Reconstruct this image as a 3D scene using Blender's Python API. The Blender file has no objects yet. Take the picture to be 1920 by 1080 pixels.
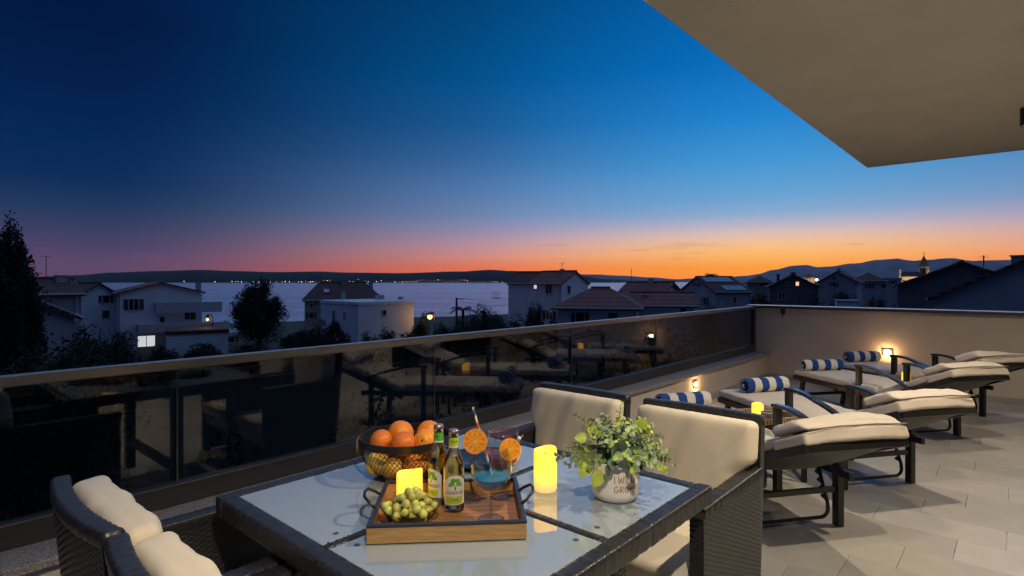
import bpy, bmesh, math, random
import numpy as np
from mathutils import Vector, Matrix

# ------------------------------------------------------------------ scene, camera, sky, light
scene = bpy.context.scene
PI = math.pi
R = math.radians
ANG = R(41.7)                     # view direction measured from the terrace's long axis (x)
CA, SA = math.cos(ANG), math.sin(ANG)
EYE, FPX, HZ = 1.41, 1066.7, 527.0

cam_data = bpy.data.cameras.new('camera')
cam = bpy.data.objects.new('camera', cam_data)
scene.collection.objects.link(cam)
cam.location = (0, 0, EYE)
cam.rotation_euler = (PI / 2, 0, ANG - PI / 2)
cam_data.sensor_width = 36.0
cam_data.lens = 20.0
cam_data.shift_y = -13.0 / 1920.0
cam_data.clip_start = 0.05
cam_data.clip_end = 40000.0
scene.camera = cam
scene.view_settings.view_transform = 'Standard'
scene.view_settings.look = 'None'
scene.view_settings.exposure = 0.0
scene.view_settings.gamma = 1.0
scene.view_settings.use_curve_mapping = False
scene.cycles.max_bounces = 10
scene.cycles.transparent_max_bounces = 24
scene.cycles.caustics_reflective = False
scene.cycles.sample_clamp_indirect = 4.0


def lin(c):
    return tuple(((x / 255.0) / 12.92 if x / 255.0 <= 0.04045 else ((x / 255.0 + 0.055) / 1.055) ** 2.4) for x in c)


HAZE = 1.7e-5                     # density of the evening haze per metre
SUN_AZ = ANG - R(24.5)            # the sun went down here (angle from +x, counter-clockwise)


def build_world():
    w = bpy.data.worlds.new('World')
    scene.world = w
    w.use_nodes = True
    nt = w.node_tree
    N, L = nt.nodes, nt.links
    N.clear()
    out = N.new('ShaderNodeOutputWorld')
    bg = N.new('ShaderNodeBackground')
    L.new(bg.outputs[0], out.inputs[0])
    tc = N.new('ShaderNodeTexCoord')
    sep = N.new('ShaderNodeSeparateXYZ')
    L.new(tc.outputs['Generated'], sep.inputs[0])

    def math_n(op, a=None, b=None, clamp=False):
        n = N.new('ShaderNodeMath')
        n.operation = op
        n.use_clamp = clamp
        for i, s in enumerate((a, b)):
            if s is None:
                continue
            if isinstance(s, (int, float)):
                n.inputs[i].default_value = s
            else:
                L.new(s, n.inputs[i])
        return n.outputs[0]
    el = math_n('ARCSINE', sep.outputs['Z'])
    el = math_n('MAXIMUM', el, 0.0)
    # faint, stretched cloud wisps low in the sky bend the gradient a little
    mp = N.new('ShaderNodeMapping')
    mp.inputs['Scale'].default_value = (5, 5, 75)
    L.new(tc.outputs['Generated'], mp.inputs[0])
    nz = N.new('ShaderNodeTexNoise')
    nz.inputs['Scale'].default_value = 1.6
    nz.inputs['Detail'].default_value = 5
    L.new(mp.outputs[0], nz.inputs['Vector'])
    pos = math_n('SQRT', math_n('DIVIDE', el, PI / 2), None, True)
    az = math_n('ARCTAN2', sep.outputs['Y'], sep.outputs['X'])
    d = math_n('ABSOLUTE', math_n('SUBTRACT', az, SUN_AZ))
    d2 = math_n('SUBTRACT', 2 * PI, d)
    d = math_n('MINIMUM', d, d2)

    def ramp(stops):
        n = N.new('ShaderNodeValToRGB')
        n.color_ramp.interpolation = 'LINEAR'
        e = n.color_ramp.elements
        while len(e) > 1:
            e.remove(e[-1])
        first = True
        for deg, col in stops:
            p = math.sqrt(deg / 90.0)
            if first:
                e[0].position = p
                s = e[0]
                first = False
            else:
                s = e.new(p)
            path = min(12500.0, 530.0 / max(1e-4, math.sin(R(max(deg, 0.05)))))
            k = math.exp(HAZE * path * 0.85)      # the sky as it is above the haze
            s.color = (*[q * k for q in lin(col)], 1)
        L.new(pos, n.inputs[0])
        return n.outputs[0]
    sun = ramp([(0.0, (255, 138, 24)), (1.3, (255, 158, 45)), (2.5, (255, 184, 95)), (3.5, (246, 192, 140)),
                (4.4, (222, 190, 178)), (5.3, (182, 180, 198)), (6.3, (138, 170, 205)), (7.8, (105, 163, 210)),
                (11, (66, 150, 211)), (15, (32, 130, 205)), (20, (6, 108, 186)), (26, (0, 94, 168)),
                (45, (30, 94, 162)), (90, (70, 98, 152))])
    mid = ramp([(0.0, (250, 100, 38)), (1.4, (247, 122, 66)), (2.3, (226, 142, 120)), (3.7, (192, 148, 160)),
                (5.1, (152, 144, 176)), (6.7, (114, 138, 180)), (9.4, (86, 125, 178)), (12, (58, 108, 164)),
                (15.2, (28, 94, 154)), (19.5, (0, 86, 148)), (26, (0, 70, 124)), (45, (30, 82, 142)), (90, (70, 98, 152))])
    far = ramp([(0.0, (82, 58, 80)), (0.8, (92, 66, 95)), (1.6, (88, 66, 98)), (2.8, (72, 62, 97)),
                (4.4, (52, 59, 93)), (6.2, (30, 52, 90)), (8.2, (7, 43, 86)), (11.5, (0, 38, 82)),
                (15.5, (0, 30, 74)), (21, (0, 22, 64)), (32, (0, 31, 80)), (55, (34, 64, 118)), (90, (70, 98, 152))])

    def mix(f, a, b):
        n = N.new('ShaderNodeMix')
        n.data_type = 'RGBA'
        L.new(f, n.inputs['Factor'])
        L.new(a, n.inputs['A'])
        L.new(b, n.inputs['B'])
        return n.outputs['Result']

    def mapr(v, a, b):
        n = N.new('ShaderNodeMapRange')
        n.clamp = True
        n.interpolation_type = 'SMOOTHSTEP'
        n.inputs['From Min'].default_value = a
        n.inputs['From Max'].default_value = b
        L.new(v, n.inputs['Value'])
        return n.outputs['Result']
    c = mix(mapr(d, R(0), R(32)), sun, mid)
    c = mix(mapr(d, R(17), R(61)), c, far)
    # thin grey wisps of cloud low over the sunset
    wf = math_n('MULTIPLY', mapr(nz.outputs['Fac'], 0.60, 0.72),
                math_n('MULTIPLY', mapr(el, R(0.8), R(2.2)), mapr(el, R(5.0), R(3.2))))
    wf = math_n('MULTIPLY', wf, 0.22)
    rgb = N.new('ShaderNodeRGB')
    rgb.outputs[0].default_value = (*lin((150, 95, 95)), 1)
    c = mix(wf, c, rgb.outputs[0])
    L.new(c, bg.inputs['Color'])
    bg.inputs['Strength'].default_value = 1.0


build_world()

# the sun has set: wide bluish fill added to brighten village and sea
sl = bpy.data.lights.new('sun', 'SUN')
sl.energy = 0.56
sl.angle = R(140)
sl.color = (0.44, 0.65, 1.0)
so = bpy.data.objects.new('sun', sl)
scene.collection.objects.link(so)
sd = Vector((math.cos(SUN_AZ) * math.cos(R(58)), math.sin(SUN_AZ) * math.cos(R(58)), math.sin(R(58))))
so.rotation_euler = sd.to_track_quat('Z', 'Y').to_euler()

LAMP_W = 165.0
LAMP_COL = (1.0, 0.83, 0.61)

# ------------------------------------------------------------------ helpers
COL = scene.collection
rnd = random.Random(7)


def W(X, Z, z=0.0):
    """point X metres right of and Z metres in front of the viewer's spot"""
    return Vector((Z * CA + X * SA, Z * SA - X * CA, z))


def at(px, py, d):
    return W((px - 960) / FPX * d, d, EYE - (py - HZ) / FPX * d)


FACE = ANG - PI / 2               # z-rotation of a thing whose local y points along the view


def tag(o, label=None, cat=None, group=None, kind=None):
    if label:
        o['label'] = label
    if cat:
        o['category'] = cat
    if group:
        o['group'] = group
    if kind:
        o['kind'] = kind
    return o


def thing(name, label, cat, loc=(0, 0, 0), rz=0.0, group=None):
    o = bpy.data.objects.new(name, None)
    COL.objects.link(o)
    o.empty_display_size = 0.1
    o.location = loc
    o.rotation_euler = (0, 0, rz)
    return tag(o, label, cat, group)


def children(o):
    return [c for c in bpy.data.objects if c.parent is o]


def copy_tree(o, parent=None, kids=None):
    if kids is None:
        kids = {}
        for c in bpy.data.objects:
            if c.parent is not None:
                kids.setdefault(c.parent.name, []).append(c)
    c = o.copy()
    COL.objects.link(c)
    c.parent = parent
    for ch in kids.get(o.name, []):
        copy_tree(ch, c, kids)
    return c


class MB:
    def __init__(self):
        self.v, self.f, self.m = [], [], []

    def add(self, verts, faces, M=None, mi=0):
        b = len(self.v)
        if M is not None:
            verts = [M @ Vector(p) for p in verts]
        self.v.extend([tuple(p) for p in verts])
        self.f.extend([tuple(i + b for i in q) for q in faces])
        self.m.extend([mi] * len(faces))
        return self

    def box(self, x0, x1, y0, y1, z0, z1, M=None, mi=0):
        v = [(x0, y0, z0), (x1, y0, z0), (x1, y1, z0), (x0, y1, z0), (x0, y0, z1), (x1, y0, z1), (x1, y1, z1), (x0, y1, z1)]
        f = [(0, 3, 2, 1), (4, 5, 6, 7), (0, 1, 5, 4), (1, 2, 6, 5), (2, 3, 7, 6), (3, 0, 4, 7)]
        return self.add(v, f, M, mi)

    def tube(self, pts, r, n=8, closed=False, cap=True, mi=0, flat=1.0, M=None):
        pts = [Vector(p) for p in pts]
        m = len(pts)
        rs = r if isinstance(r, (list, tuple)) else [r] * m
        rings = []
        up = Vector((0, 0, 1))
        prev = None
        for i, p in enumerate(pts):
            if closed:
                t = pts[(i + 1) % m] - pts[i - 1]
            else:
                t = pts[min(i + 1, m - 1)] - pts[max(i - 1, 0)]
            if t.length < 1e-9:
                t = Vector((0, 0, 1))
            t.normalize()
            if prev is None:
                a = up if abs(t.z) < 0.9 else Vector((1, 0, 0))
                s = t.cross(a).normalized()
            else:
                s = (prev - t * prev.dot(t))
                if s.length < 1e-6:
                    s = t.cross(up)
                s.normalize()
            prev = s
            q = t.cross(s).normalized()
            rings.append([p + s * (math.cos(2 * PI * k / n) * rs[i]) + q * (math.sin(2 * PI * k / n) * rs[i] * flat) for k in range(n)])
        v = [p for rg in rings for p in rg]
        f = []
        for i in range(m if closed else m - 1):
            j = (i + 1) % m
            for k in range(n):
                l = (k + 1) % n
                f.append((i * n + k, i * n + l, j * n + l, j * n + k))
        if cap and not closed:
            f.append(tuple(range(n - 1, -1, -1)))
            f.append(tuple((m - 1) * n + k for k in range(n)))
        return self.add(v, f, M, mi)

    def bar(self, p0, p1, w, h, up=(0, 0, 1), mi=0, M=None):
        p0, p1 = Vector(p0), Vector(p1)
        t = (p1 - p0).normalized()
        u = Vector(up)
        if abs(t.dot(u)) > 0.98:
            u = Vector((0, 1, 0))
        s = t.cross(u).normalized()
        q = s.cross(t).normalized()
        v = []
        for p in (p0, p1):
            for a, b in ((-1, -1), (1, -1), (1, 1), (-1, 1)):
                v.append(p + s * (a * w / 2) + q * (b * h / 2))
        f = [(0, 3, 2, 1), (4, 5, 6, 7), (0, 1, 5, 4), (1, 2, 6, 5), (2, 3, 7, 6), (3, 0, 4, 7)]
        return self.add(v, f, M, mi)

    def lathe(self, prof, n=32, c=(0, 0, 0), mi=0, fn=None, M=None):
        """profile of (r, z); ends with r=0 are closed to a point ring"""
        v, f = [], []
        for (r, z) in prof:
            for k in range(n):
                a = 2 * PI * k / n
                rr, zz = (r, z) if fn is None else fn(r, z, a)
                v.append((c[0] + max(rr, 1e-5) * math.cos(a), c[1] + max(rr, 1e-5) * math.sin(a), c[2] + zz))
        for i in range(len(prof) - 1):
            for k in range(n):
                l = (k + 1) % n
                f.append((i * n + k, i * n + l, (i + 1) * n + l, (i + 1) * n + k))
        return self.add(v, f, M, mi)

    def prism(self, poly, y0, y1, M=None, mi=0):
        """polygon of (x, z) pushed from y0 to y1"""
        n = len(poly)
        v = [(x, y0, z) for x, z in poly] + [(x, y1, z) for x, z in poly]
        f = [tuple(range(n)), tuple(range(2 * n - 1, n - 1, -1))]
        for i in range(n):
            j = (i + 1) % n
            f.append((i, i + n, j + n, j))
        return self.add(v, f, M, mi)

    def grid(self, fn, nx, ny, M=None, mi=0):
        v = [fn(i / nx, j / ny) for j in range(ny + 1) for i in range(nx + 1)]
        f = [(j * (nx + 1) + i, j * (nx + 1) + i + 1, (j + 1) * (nx + 1) + i + 1, (j + 1) * (nx + 1) + i) for j in range(ny) for i in range(nx)]
        return self.add(v, f, M, mi)

    def build(self, name, mat, parent=None, smooth=False, bevel=0.0, recalc=True, loc=None, seg=2, solid=0.0, auto=None):
        me = bpy.data.meshes.new(name)
        me.from_pydata(self.v, [], self.f)
        mats = mat if isinstance(mat, (list, tuple)) else [mat]
        for m in mats:
            me.materials.append(m)
        if len(mats) > 1:
            me.polygons.foreach_set('material_index', self.m)
        if recalc:
            bm = bmesh.new()
            bm.from_mesh(me)
            bmesh.ops.recalc_face_normals(bm, faces=bm.faces)
            bm.to_mesh(me)
            bm.free()
        if smooth:
            me.polygons.foreach_set('use_smooth', [True] * len(me.polygons))
            if auto:
                me.set_sharp_from_angle(angle=R(auto))
        me.update()
        o = bpy.data.objects.new(name, me)
        COL.objects.link(o)
        if parent is not None:
            o.parent = parent
        if loc is not None:
            o.location = loc
        if solid:
            s = o.modifiers.new('solid', 'SOLIDIFY')
            s.thickness = solid
            s.offset = 0
        if bevel:
            b = o.modifiers.new('bevel', 'BEVEL')
            b.width = bevel
            b.segments = seg
            b.limit_method = 'ANGLE'
            b.harden_normals = False
        return o


def rounded(sx, sy, sz, r, deform=None, n=6, k=4):
    """box of half sizes sx, sy, sz with soft edges of radius r; deform(p) moves points"""
    def samples(s):
        rr = min(r, s * 0.98)
        e = [-s + rr * (1 - math.cos(PI / 2 * i / k)) for i in range(k)]
        mid = [(-s + rr) + (2 * s - 2 * rr) * i / n for i in range(n + 1)]
        return e + mid + [-q for q in reversed(e)]
    S = [samples(s) for s in (sx, sy, sz)]
    H = (sx, sy, sz)
    mb = MB()
    idx = {}

    def vert(p):
        key = tuple(round(c, 6) for c in p)
        if key in idx:
            return idx[key]
        inner = [max(-(h - min(r, h * .98)), min(h - min(r, h * .98), c)) for c, h in zip(p, H)]
        d = Vector(p) - Vector(inner)
        q = Vector(inner) + (d.normalized() * min(r, min(H) * .98) if d.length > 1e-7 else Vector((0, 0, 0)))
        if deform:
            q = deform(q)
        idx[key] = len(mb.v)
        mb.v.append(tuple(q))
        return idx[key]
    for ax in range(3):
        a, b = (ax + 1) % 3, (ax + 2) % 3
        for sg in (-1, 1):
            for i in range(len(S[a]) - 1):
                for j in range(len(S[b]) - 1):
                    q = []
                    for (ii, jj) in ((i, j), (i + 1, j), (i + 1, j + 1), (i, j + 1)):
                        p = [0, 0, 0]
                        p[ax] = sg * H[ax]
                        p[a] = S[a][ii]
                        p[b] = S[b][jj]
                        q.append(vert(p))
                    if sg < 0:
                        q.reverse()
                    if len(set(q)) >= 3:
                        mb.f.append(tuple(dict.fromkeys(q)))
                        mb.m.append(0)
    return mb


def hsh(x, y=0.0, z=0.0):
    s = math.sin(x * 12.9898 + y * 78.233 + z * 37.719) * 43758.5453
    return s - math.floor(s)


# ------------------------------------------------------------------ materials
MATS = {}


def mat(name, col, rough=0.6, metal=0.0, var=0.15, scale=6.0, bump=0.0, bscale=40.0, spec=0.5, detail=4, stretch=None, coat=0.0):
    if name in MATS:
        return MATS[name]
    m = bpy.data.materials.new(name)
    m.use_nodes = True
    nt = m.node_tree
    N, L = nt.nodes, nt.links
    b = N['Principled BSDF']
    b.inputs['Roughness'].default_value = rough
    b.inputs['Metallic'].default_value = metal
    b.inputs['Specular IOR Level'].default_value = spec
    b.inputs['Coat Weight'].default_value = coat
    tc = N.new('ShaderNodeTexCoord')
    src = tc.outputs['Object']
    if stretch:
        mp = N.new('ShaderNodeMapping')
        mp.inputs['Scale'].default_value = stretch
        L.new(src, mp.inputs[0])
        src = mp.outputs[0]
    nz = N.new('ShaderNodeTexNoise')
    nz.inputs['Scale'].default_value = scale
    nz.inputs['Detail'].default_value = detail
    L.new(src, nz.inputs['Vector'])
    cr = N.new('ShaderNodeValToRGB')
    cr.color_ramp.elements[0].position = 0.3
    cr.color_ramp.elements[1].position = 0.7
    cr.color_ramp.elements[0].color = (*[c * (1 - var) for c in col], 1)
    cr.color_ramp.elements[1].color = (*[min(1, c * (1 + var)) for c in col], 1)
    L.new(nz.outputs['Fac'], cr.inputs[0])
    L.new(cr.outputs[0], b.inputs['Base Color'])
    if bump:
        n2 = N.new('ShaderNodeTexNoise')
        n2.inputs['Scale'].default_value = bscale
        n2.inputs['Detail'].default_value = 3
        L.new(src, n2.inputs['Vector'])
        bp = N.new('ShaderNodeBump')
        bp.inputs['Strength'].default_value = bump
        bp.inputs['Distance'].default_value = 0.01
        L.new(n2.outputs['Fac'], bp.inputs['Height'])
        L.new(bp.outputs[0], b.inputs['Normal'])
    MATS[name] = m
    return m


def emit(name, col, strength, base=(0.5, 0.5, 0.5)):
    m = mat(name, base, 0.5, var=0.03)
    b = m.node_tree.nodes['Principled BSDF']
    b.inputs['Emission Color'].default_value = (*col, 1)
    b.inputs['Emission Strength'].default_value = strength
    return m


def P(m):
    return m.node_tree.nodes['Principled BSDF']


def clear_glass(name, col=(1, 1, 1), rough=0.0, ior=1.45):
    m = bpy.data.materials.new(name)
    m.use_nodes = True
    b = P(m)
    b.inputs['Base Color'].default_value = (*col, 1)
    b.inputs['Roughness'].default_value = rough
    b.inputs['IOR'].default_value = ior
    b.inputs['Transmission Weight'].default_value = 1.0
    MATS[name] = m
    return m


def pane_glass(name, tint, ior=1.5, rough=0.0):
    """flat pane: lets a tinted share of the light straight through and mirrors by Fresnel"""
    m = bpy.data.materials.new(name)
    m.use_nodes = True
    nt = m.node_tree
    N, L = nt.nodes, nt.links
    N.clear()
    o = N.new('ShaderNodeOutputMaterial')
    mx = N.new('ShaderNodeMixShader')
    tr = N.new('ShaderNodeBsdfTransparent')
    tr.inputs[0].default_value = (*tint, 1)
    gl = N.new('ShaderNodeBsdfGlossy')
    gl.inputs['Roughness'].default_value = rough
    fr = N.new('ShaderNodeFresnel')
    ge = N.new('ShaderNodeNewGeometry')
    mi_ = N.new('ShaderNodeMapRange')            # the far face of the pane mirrors like the near one
    mi_.inputs['To Min'].default_value = ior
    mi_.inputs['To Max'].default_value = 1.0 / ior
    L.new(ge.outputs['Backfacing'], mi_.inputs['Value'])
    L.new(mi_.outputs[0], fr.inputs['IOR'])
    L.new(fr.outputs[0], mx.inputs[0])
    L.new(tr.outputs[0], mx.inputs[1])
    L.new(gl.outputs[0], mx.inputs[2])
    L.new(mx.outputs[0], o.inputs[0])
    MATS[name] = m
    return m


M_STUCCO = mat('stucco_beige', (0.60, 0.53, 0.46), 0.9, var=0.07, scale=1.6, bump=0.25, bscale=160)
M_CEIL = mat('ceiling_render', (0.72, 0.68, 0.58), 0.92, var=0.05, scale=2.0, bump=0.5, bscale=120)
M_TILE = mat('porcelain_tile', (0.375, 0.36, 0.33), 0.42, var=0.09, scale=5.0, bump=0.05, bscale=60, detail=8)
M_GROUT = mat('grout', (0.36, 0.34, 0.31), 0.9, var=0.1)
M_ALU = mat('anthracite_aluminium', (0.055, 0.056, 0.06), 0.38, metal=0.35, var=0.05)
M_RAIL = mat('handrail_metal', (0.33, 0.31, 0.29), 0.30, metal=0.75, var=0.05, scale=3)
M_CAP = mat('wall_cap_metal', (0.10, 0.10, 0.11), 0.24, metal=0.6, var=0.05)
M_BLACK = mat('black_powder_coat', (0.014, 0.013, 0.013), 0.36, var=0.1)
M_RATTAN = mat('black_rattan', (0.020, 0.020, 0.022), 0.36, var=0.35, scale=60)
M_WOVEN = mat('dark_sling_weave', (0.030, 0.028, 0.026), 0.5, var=0.3, scale=40)
M_CUSH = mat('cream_cushion', (0.74, 0.655, 0.50), 0.85, var=0.05, scale=5, bump=0.12, bscale=14)
M_LCUSH = mat('ecru_lounger_cushion', (0.60, 0.535, 0.455), 0.88, var=0.06, scale=5, bump=0.25, bscale=18)
M_PIPE = mat('cushion_piping', (0.19, 0.15, 0.12), 0.85, var=0.1)
M_WOOD = mat('tray_oak', (0.44, 0.26, 0.10), 0.5, var=0.22, scale=9, stretch=(2.2, 26, 26), bump=0.1, bscale=20)
M_WOODS = mat('tray_slats_teak', (0.34, 0.16, 0.06), 0.45, var=0.3, scale=8, stretch=(2.5, 26, 26))
M_NAVY = mat('navy_trim', (0.022, 0.028, 0.045), 0.35, var=0.1)
M_WHITE = mat('white_ceramic', (0.80, 0.77, 0.72), 0.22, var=0.03)
M_COPPER = mat('copper_lettering', (0.36, 0.15, 0.05), 0.35, metal=0.4, var=0.1)
M_ORANGE = mat('orange_peel', (0.80, 0.24, 0.018), 0.42, var=0.10, scale=10, bump=0.25, bscale=110)
M_ORANGE_GLOW = mat('orange_peel_candle_glow', (0.82, 0.50, 0.035), 0.42, var=0.12, scale=10, bump=0.25, bscale=110)  # lower oranges: yellow glow of the candle painted into the peel colour
M_TOWELW = mat('white_towel', (0.66, 0.64, 0.60), 0.95, var=0.06, scale=20, bump=0.5, bscale=220)
M_TOWELB = mat('blue_towel', (0.008, 0.055, 0.26), 0.95, var=0.15, scale=20, bump=0.5, bscale=220)
M_STEEL = mat('brushed_steel', (0.5, 0.48, 0.45), 0.3, metal=0.9, var=0.05)
M_GRANITE = mat('granite_coping', (0.27, 0.25, 0.235), 0.5, var=0.75, scale=190, detail=2)
M_GLASS = pane_glass('tinted_balustrade_glass', (0.47, 0.47, 0.49), 1.8)
M_CLEAR = clear_glass('clear_glass')
M_WHITEPVC = mat('white_frame', (0.55, 0.55, 0.55), 0.5, var=0.05)
M_DARKWIN = mat('dark_pane', (0.012, 0.014, 0.018), 0.08, var=0.1)

# every tile a slightly different tone
_nt = M_TILE.node_tree
_oi = _nt.nodes.new('ShaderNodeObjectInfo')
_hs = _nt.nodes.new('ShaderNodeHueSaturation')
_mr = _nt.nodes.new('ShaderNodeMapRange')
_mr.inputs['To Min'].default_value = 0.86
_mr.inputs['To Max'].default_value = 1.12
_nt.links.new(_oi.outputs['Random'], _mr.inputs['Value'])
_nt.links.new(_mr.outputs[0], _hs.inputs['Value'])
_src = P(M_TILE).inputs['Base Color'].links[0].from_socket
_nt.links.new(_src, _hs.inputs['Color'])
_nt.links.new(_hs.outputs[0], P(M_TILE).inputs['Base Color'])


def vary(m, lo, hi, hue=0.0):
    """each object that wears m gets its own tone"""
    nt = m.node_tree
    oi = nt.nodes.new('ShaderNodeObjectInfo')
    hs = nt.nodes.new('ShaderNodeHueSaturation')
    mr = nt.nodes.new('ShaderNodeMapRange')
    mr.inputs['To Min'].default_value = lo
    mr.inputs['To Max'].default_value = hi
    m2 = nt.nodes.new('ShaderNodeMapRange')
    m2.inputs['To Min'].default_value = 0.5 - hue
    m2.inputs['To Max'].default_value = 0.5 + hue
    nt.links.new(oi.outputs['Random'], mr.inputs['Value'])
    nt.links.new(oi.outputs['Random'], m2.inputs['Value'])
    nt.links.new(mr.outputs[0], hs.inputs['Value'])
    nt.links.new(m2.outputs[0], hs.inputs['Hue'])
    src = P(m).inputs['Base Color'].links[0].from_socket
    nt.links.new(src, hs.inputs['Color'])
    nt.links.new(hs.outputs[0], P(m).inputs['Base Color'])


vary(M_ORANGE, 0.85, 1.1, 0.012)
vary(M_ORANGE_GLOW, 0.85, 1.1, 0.015)
# ------------------------------------------------------------------ terrain, sea, hills
SEA_Z = -10.6


def coast(deg):
    """distance to the shore in direction deg (right of view is positive)"""
    pts = [(-180, 400), (-90, 210), (-45, 175), (-25, 165), (-8, 185), (0, 200), (6, 260), (10, 330), (14, 520), (17, 800), (18.5, 3000), (20, 9000), (90, 9000), (180, 400)]
    for (a, x), (b, y) in zip(pts, pts[1:]):
        if a <= deg <= b:
            return x + (y - x) * (deg - a) / (b - a)
    return 400


def ground_z(X, Z):
    r = math.hypot(X, Z)
    deg = math.degrees(math.atan2(X, Z))
    prof = [(0, -3.3), (14, -3.3), (30, -4.0), (60, -5.4), (110, -7.2), (170, -9.2), (400, -9.6), (20000, -9.6)]
    z = -9.6
    for (a, x), (b, y) in zip(prof, prof[1:]):
        if a <= r <= b:
            z = x + (y - x) * (r - a) / (b - a)
            break
    c = coast(deg)
    if r > c - 12:
        t = min(1, (r - c + 12) / 24)
        z = z + (SEA_Z - 2.0 - z) * t
    return z


M_GROUND = mat('dry_ground', (0.028, 0.032, 0.02), 0.95, var=0.45, scale=0.5, bump=0.6, bscale=3)
radii = [0.5, 4, 8, 12, 16, 20, 26, 32, 40, 50, 60, 72, 86, 100, 120, 140, 150, 160, 170, 180, 190, 200, 215, 230, 250, 280, 320, 370, 430, 500, 600, 750, 950, 1300, 2000, 3200, 5000, 9000, 12000]
degs = list(range(-180, -60, 8)) + list(range(-60, 61, 2)) + list(range(64, 181, 8))
mb = MB()
gv = []
for r_ in radii:
    for dg in degs:
        X, Z = r_ * math.sin(R(dg)), r_ * math.cos(R(dg))
        gv.append(W(X, Z, ground_z(X, Z)))
nd = len(degs)
gf = [(i * nd + j, i * nd + j + 1, (i + 1) * nd + j + 1, (i + 1) * nd + j) for i in range(len(radii) - 1) for j in range(nd - 1)]
mb.add(gv, gf)
tag(mb.build('ground', M_GROUND, smooth=True), 'dark dry ground of the village gardens sloping to the sea', kind='structure')


def sea_material():
    m = bpy.data.materials.new('sea_water')
    m.use_nodes = True
    nt = m.node_tree
    N, L = nt.nodes, nt.links
    b = P(m)
    b.inputs['Base Color'].default_value = (0.05, 0.20, 0.40, 1)
    b.inputs['IOR'].default_value = 1.34
    b.inputs['Specular Tint'].default_value = (0.50, 0.74, 1.0, 1)
    tc = N.new('ShaderNodeTexCoord')
    mp = N.new('ShaderNodeMapping')
    mp.inputs['Rotation'].default_value = (0, 0, -FACE)
    L.new(tc.outputs['Object'], mp.inputs[0])
    big = N.new('ShaderNodeTexNoise')
    m2 = N.new('ShaderNodeMapping')
    m2.inputs['Scale'].default_value = (0.0011, 0.03, 1)
    L.new(mp.outputs[0], m2.inputs[0])
    big.inputs['Scale'].default_value = 1.0
    big.inputs['Detail'].default_value = 4
    L.new(m2.outputs[0], big.inputs['Vector'])
    mr = N.new('ShaderNodeMapRange')
    mr.inputs['From Min'].default_value = 0.42
    mr.inputs['From Max'].default_value = 0.58
    mr.inputs['To Min'].default_value = 0.26
    mr.inputs['To Max'].default_value = 0.90
    L.new(big.outputs['Fac'], mr.inputs['Value'])
    wv = N.new('ShaderNodeTexNoise')
    wv.inputs['Scale'].default_value = 0.55
    wv.inputs['Detail'].default_value = 5
    L.new(mp.outputs[0], wv.inputs['Vector'])
    bp = N.new('ShaderNodeBump')
    bp.inputs['Distance'].default_value = 1.8
    L.new(mr.outputs[0], bp.inputs['Strength'])
    L.new(wv.outputs['Fac'], bp.inputs['Height'])
    L.new(bp.outputs[0], b.inputs['Normal'])
    b.inputs['Roughness'].default_value = 0.22
    return m


mb = MB()
sv, sf = [], []
sr = [120, 200, 400, 900, 2500, 8000, 12000]
sdeg = list(range(-180, 181, 10))
for r_ in sr:
    for dg in sdeg:
        sv.append(W(r_ * math.sin(R(dg)), r_ * math.cos(R(dg)), SEA_Z))
n_ = len(sdeg)
sf = [(i * n_ + j, i * n_ + j + 1, (i + 1) * n_ + j + 1, (i + 1) * n_ + j) for i in range(len(sr) - 1) for j in range(n_ - 1)]
mb.add(sv, sf)
tag(mb.build('sea', sea_material()), 'calm blue evening sea of the bay', kind='structure')


def hills(name, label, prof, dist, depth, material, seed):
    """range of hills: prof lists (px, py) of the crest as read from the terrace"""
    r2 = random.Random(seed)
    mb = MB()
    pts = []
    n = 260
    x0, x1 = prof[0][0], prof[-1][0]
    rows = 16
    v = []
    ph = [r2.uniform(0, 6.28) for _ in range(12)]
    for j in range(rows + 1):
        t = j / rows
        for i in range(n + 1):
            px = x0 + (x1 - x0) * i / n
            for (a, x), (b, y) in zip(prof, prof[1:]):
                if a <= px <= b:
                    s = (px - a) / (b - a)
                    s = s * s * (3 - 2 * s)
                    py = x + (y - x) * s
                    break
            D = dist + depth * t
            crest = EYE + (HZ - py) / FPX * (dist + depth * 0.5)
            wob = sum(math.sin(px * 0.02 * (k + 1) + ph[k] + t * 3.0 * (k % 3)) / (k + 1.5) for k in range(12)) * 0.05
            sh = math.sin(PI * min(1, t * 1.0)) ** 0.8 if t < 0.5 else max(0.0, math.sin(PI * t)) ** 0.8
            hgt = SEA_Z - 3 + (crest - SEA_Z + 3) * max(0.0, sh + (wob * sh * (1 - sh) * 4))
            fine = (hsh(i, j, seed) - 0.5) * 0.02 * (crest - SEA_Z) * (1 if 0 < t < 1 else 0)
            p = W((px - 960) / FPX * D, D, hgt + fine)
            v.append(p)
    f = [(j * (n + 1) + i, j * (n + 1) + i + 1, (j + 1) * (n + 1) + i + 1, (j + 1) * (n + 1) + i) for j in range(rows) for i in range(n)]
    mb.add(v, f)
    return tag(mb.build(name, material, smooth=True), label, kind='structure')


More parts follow.
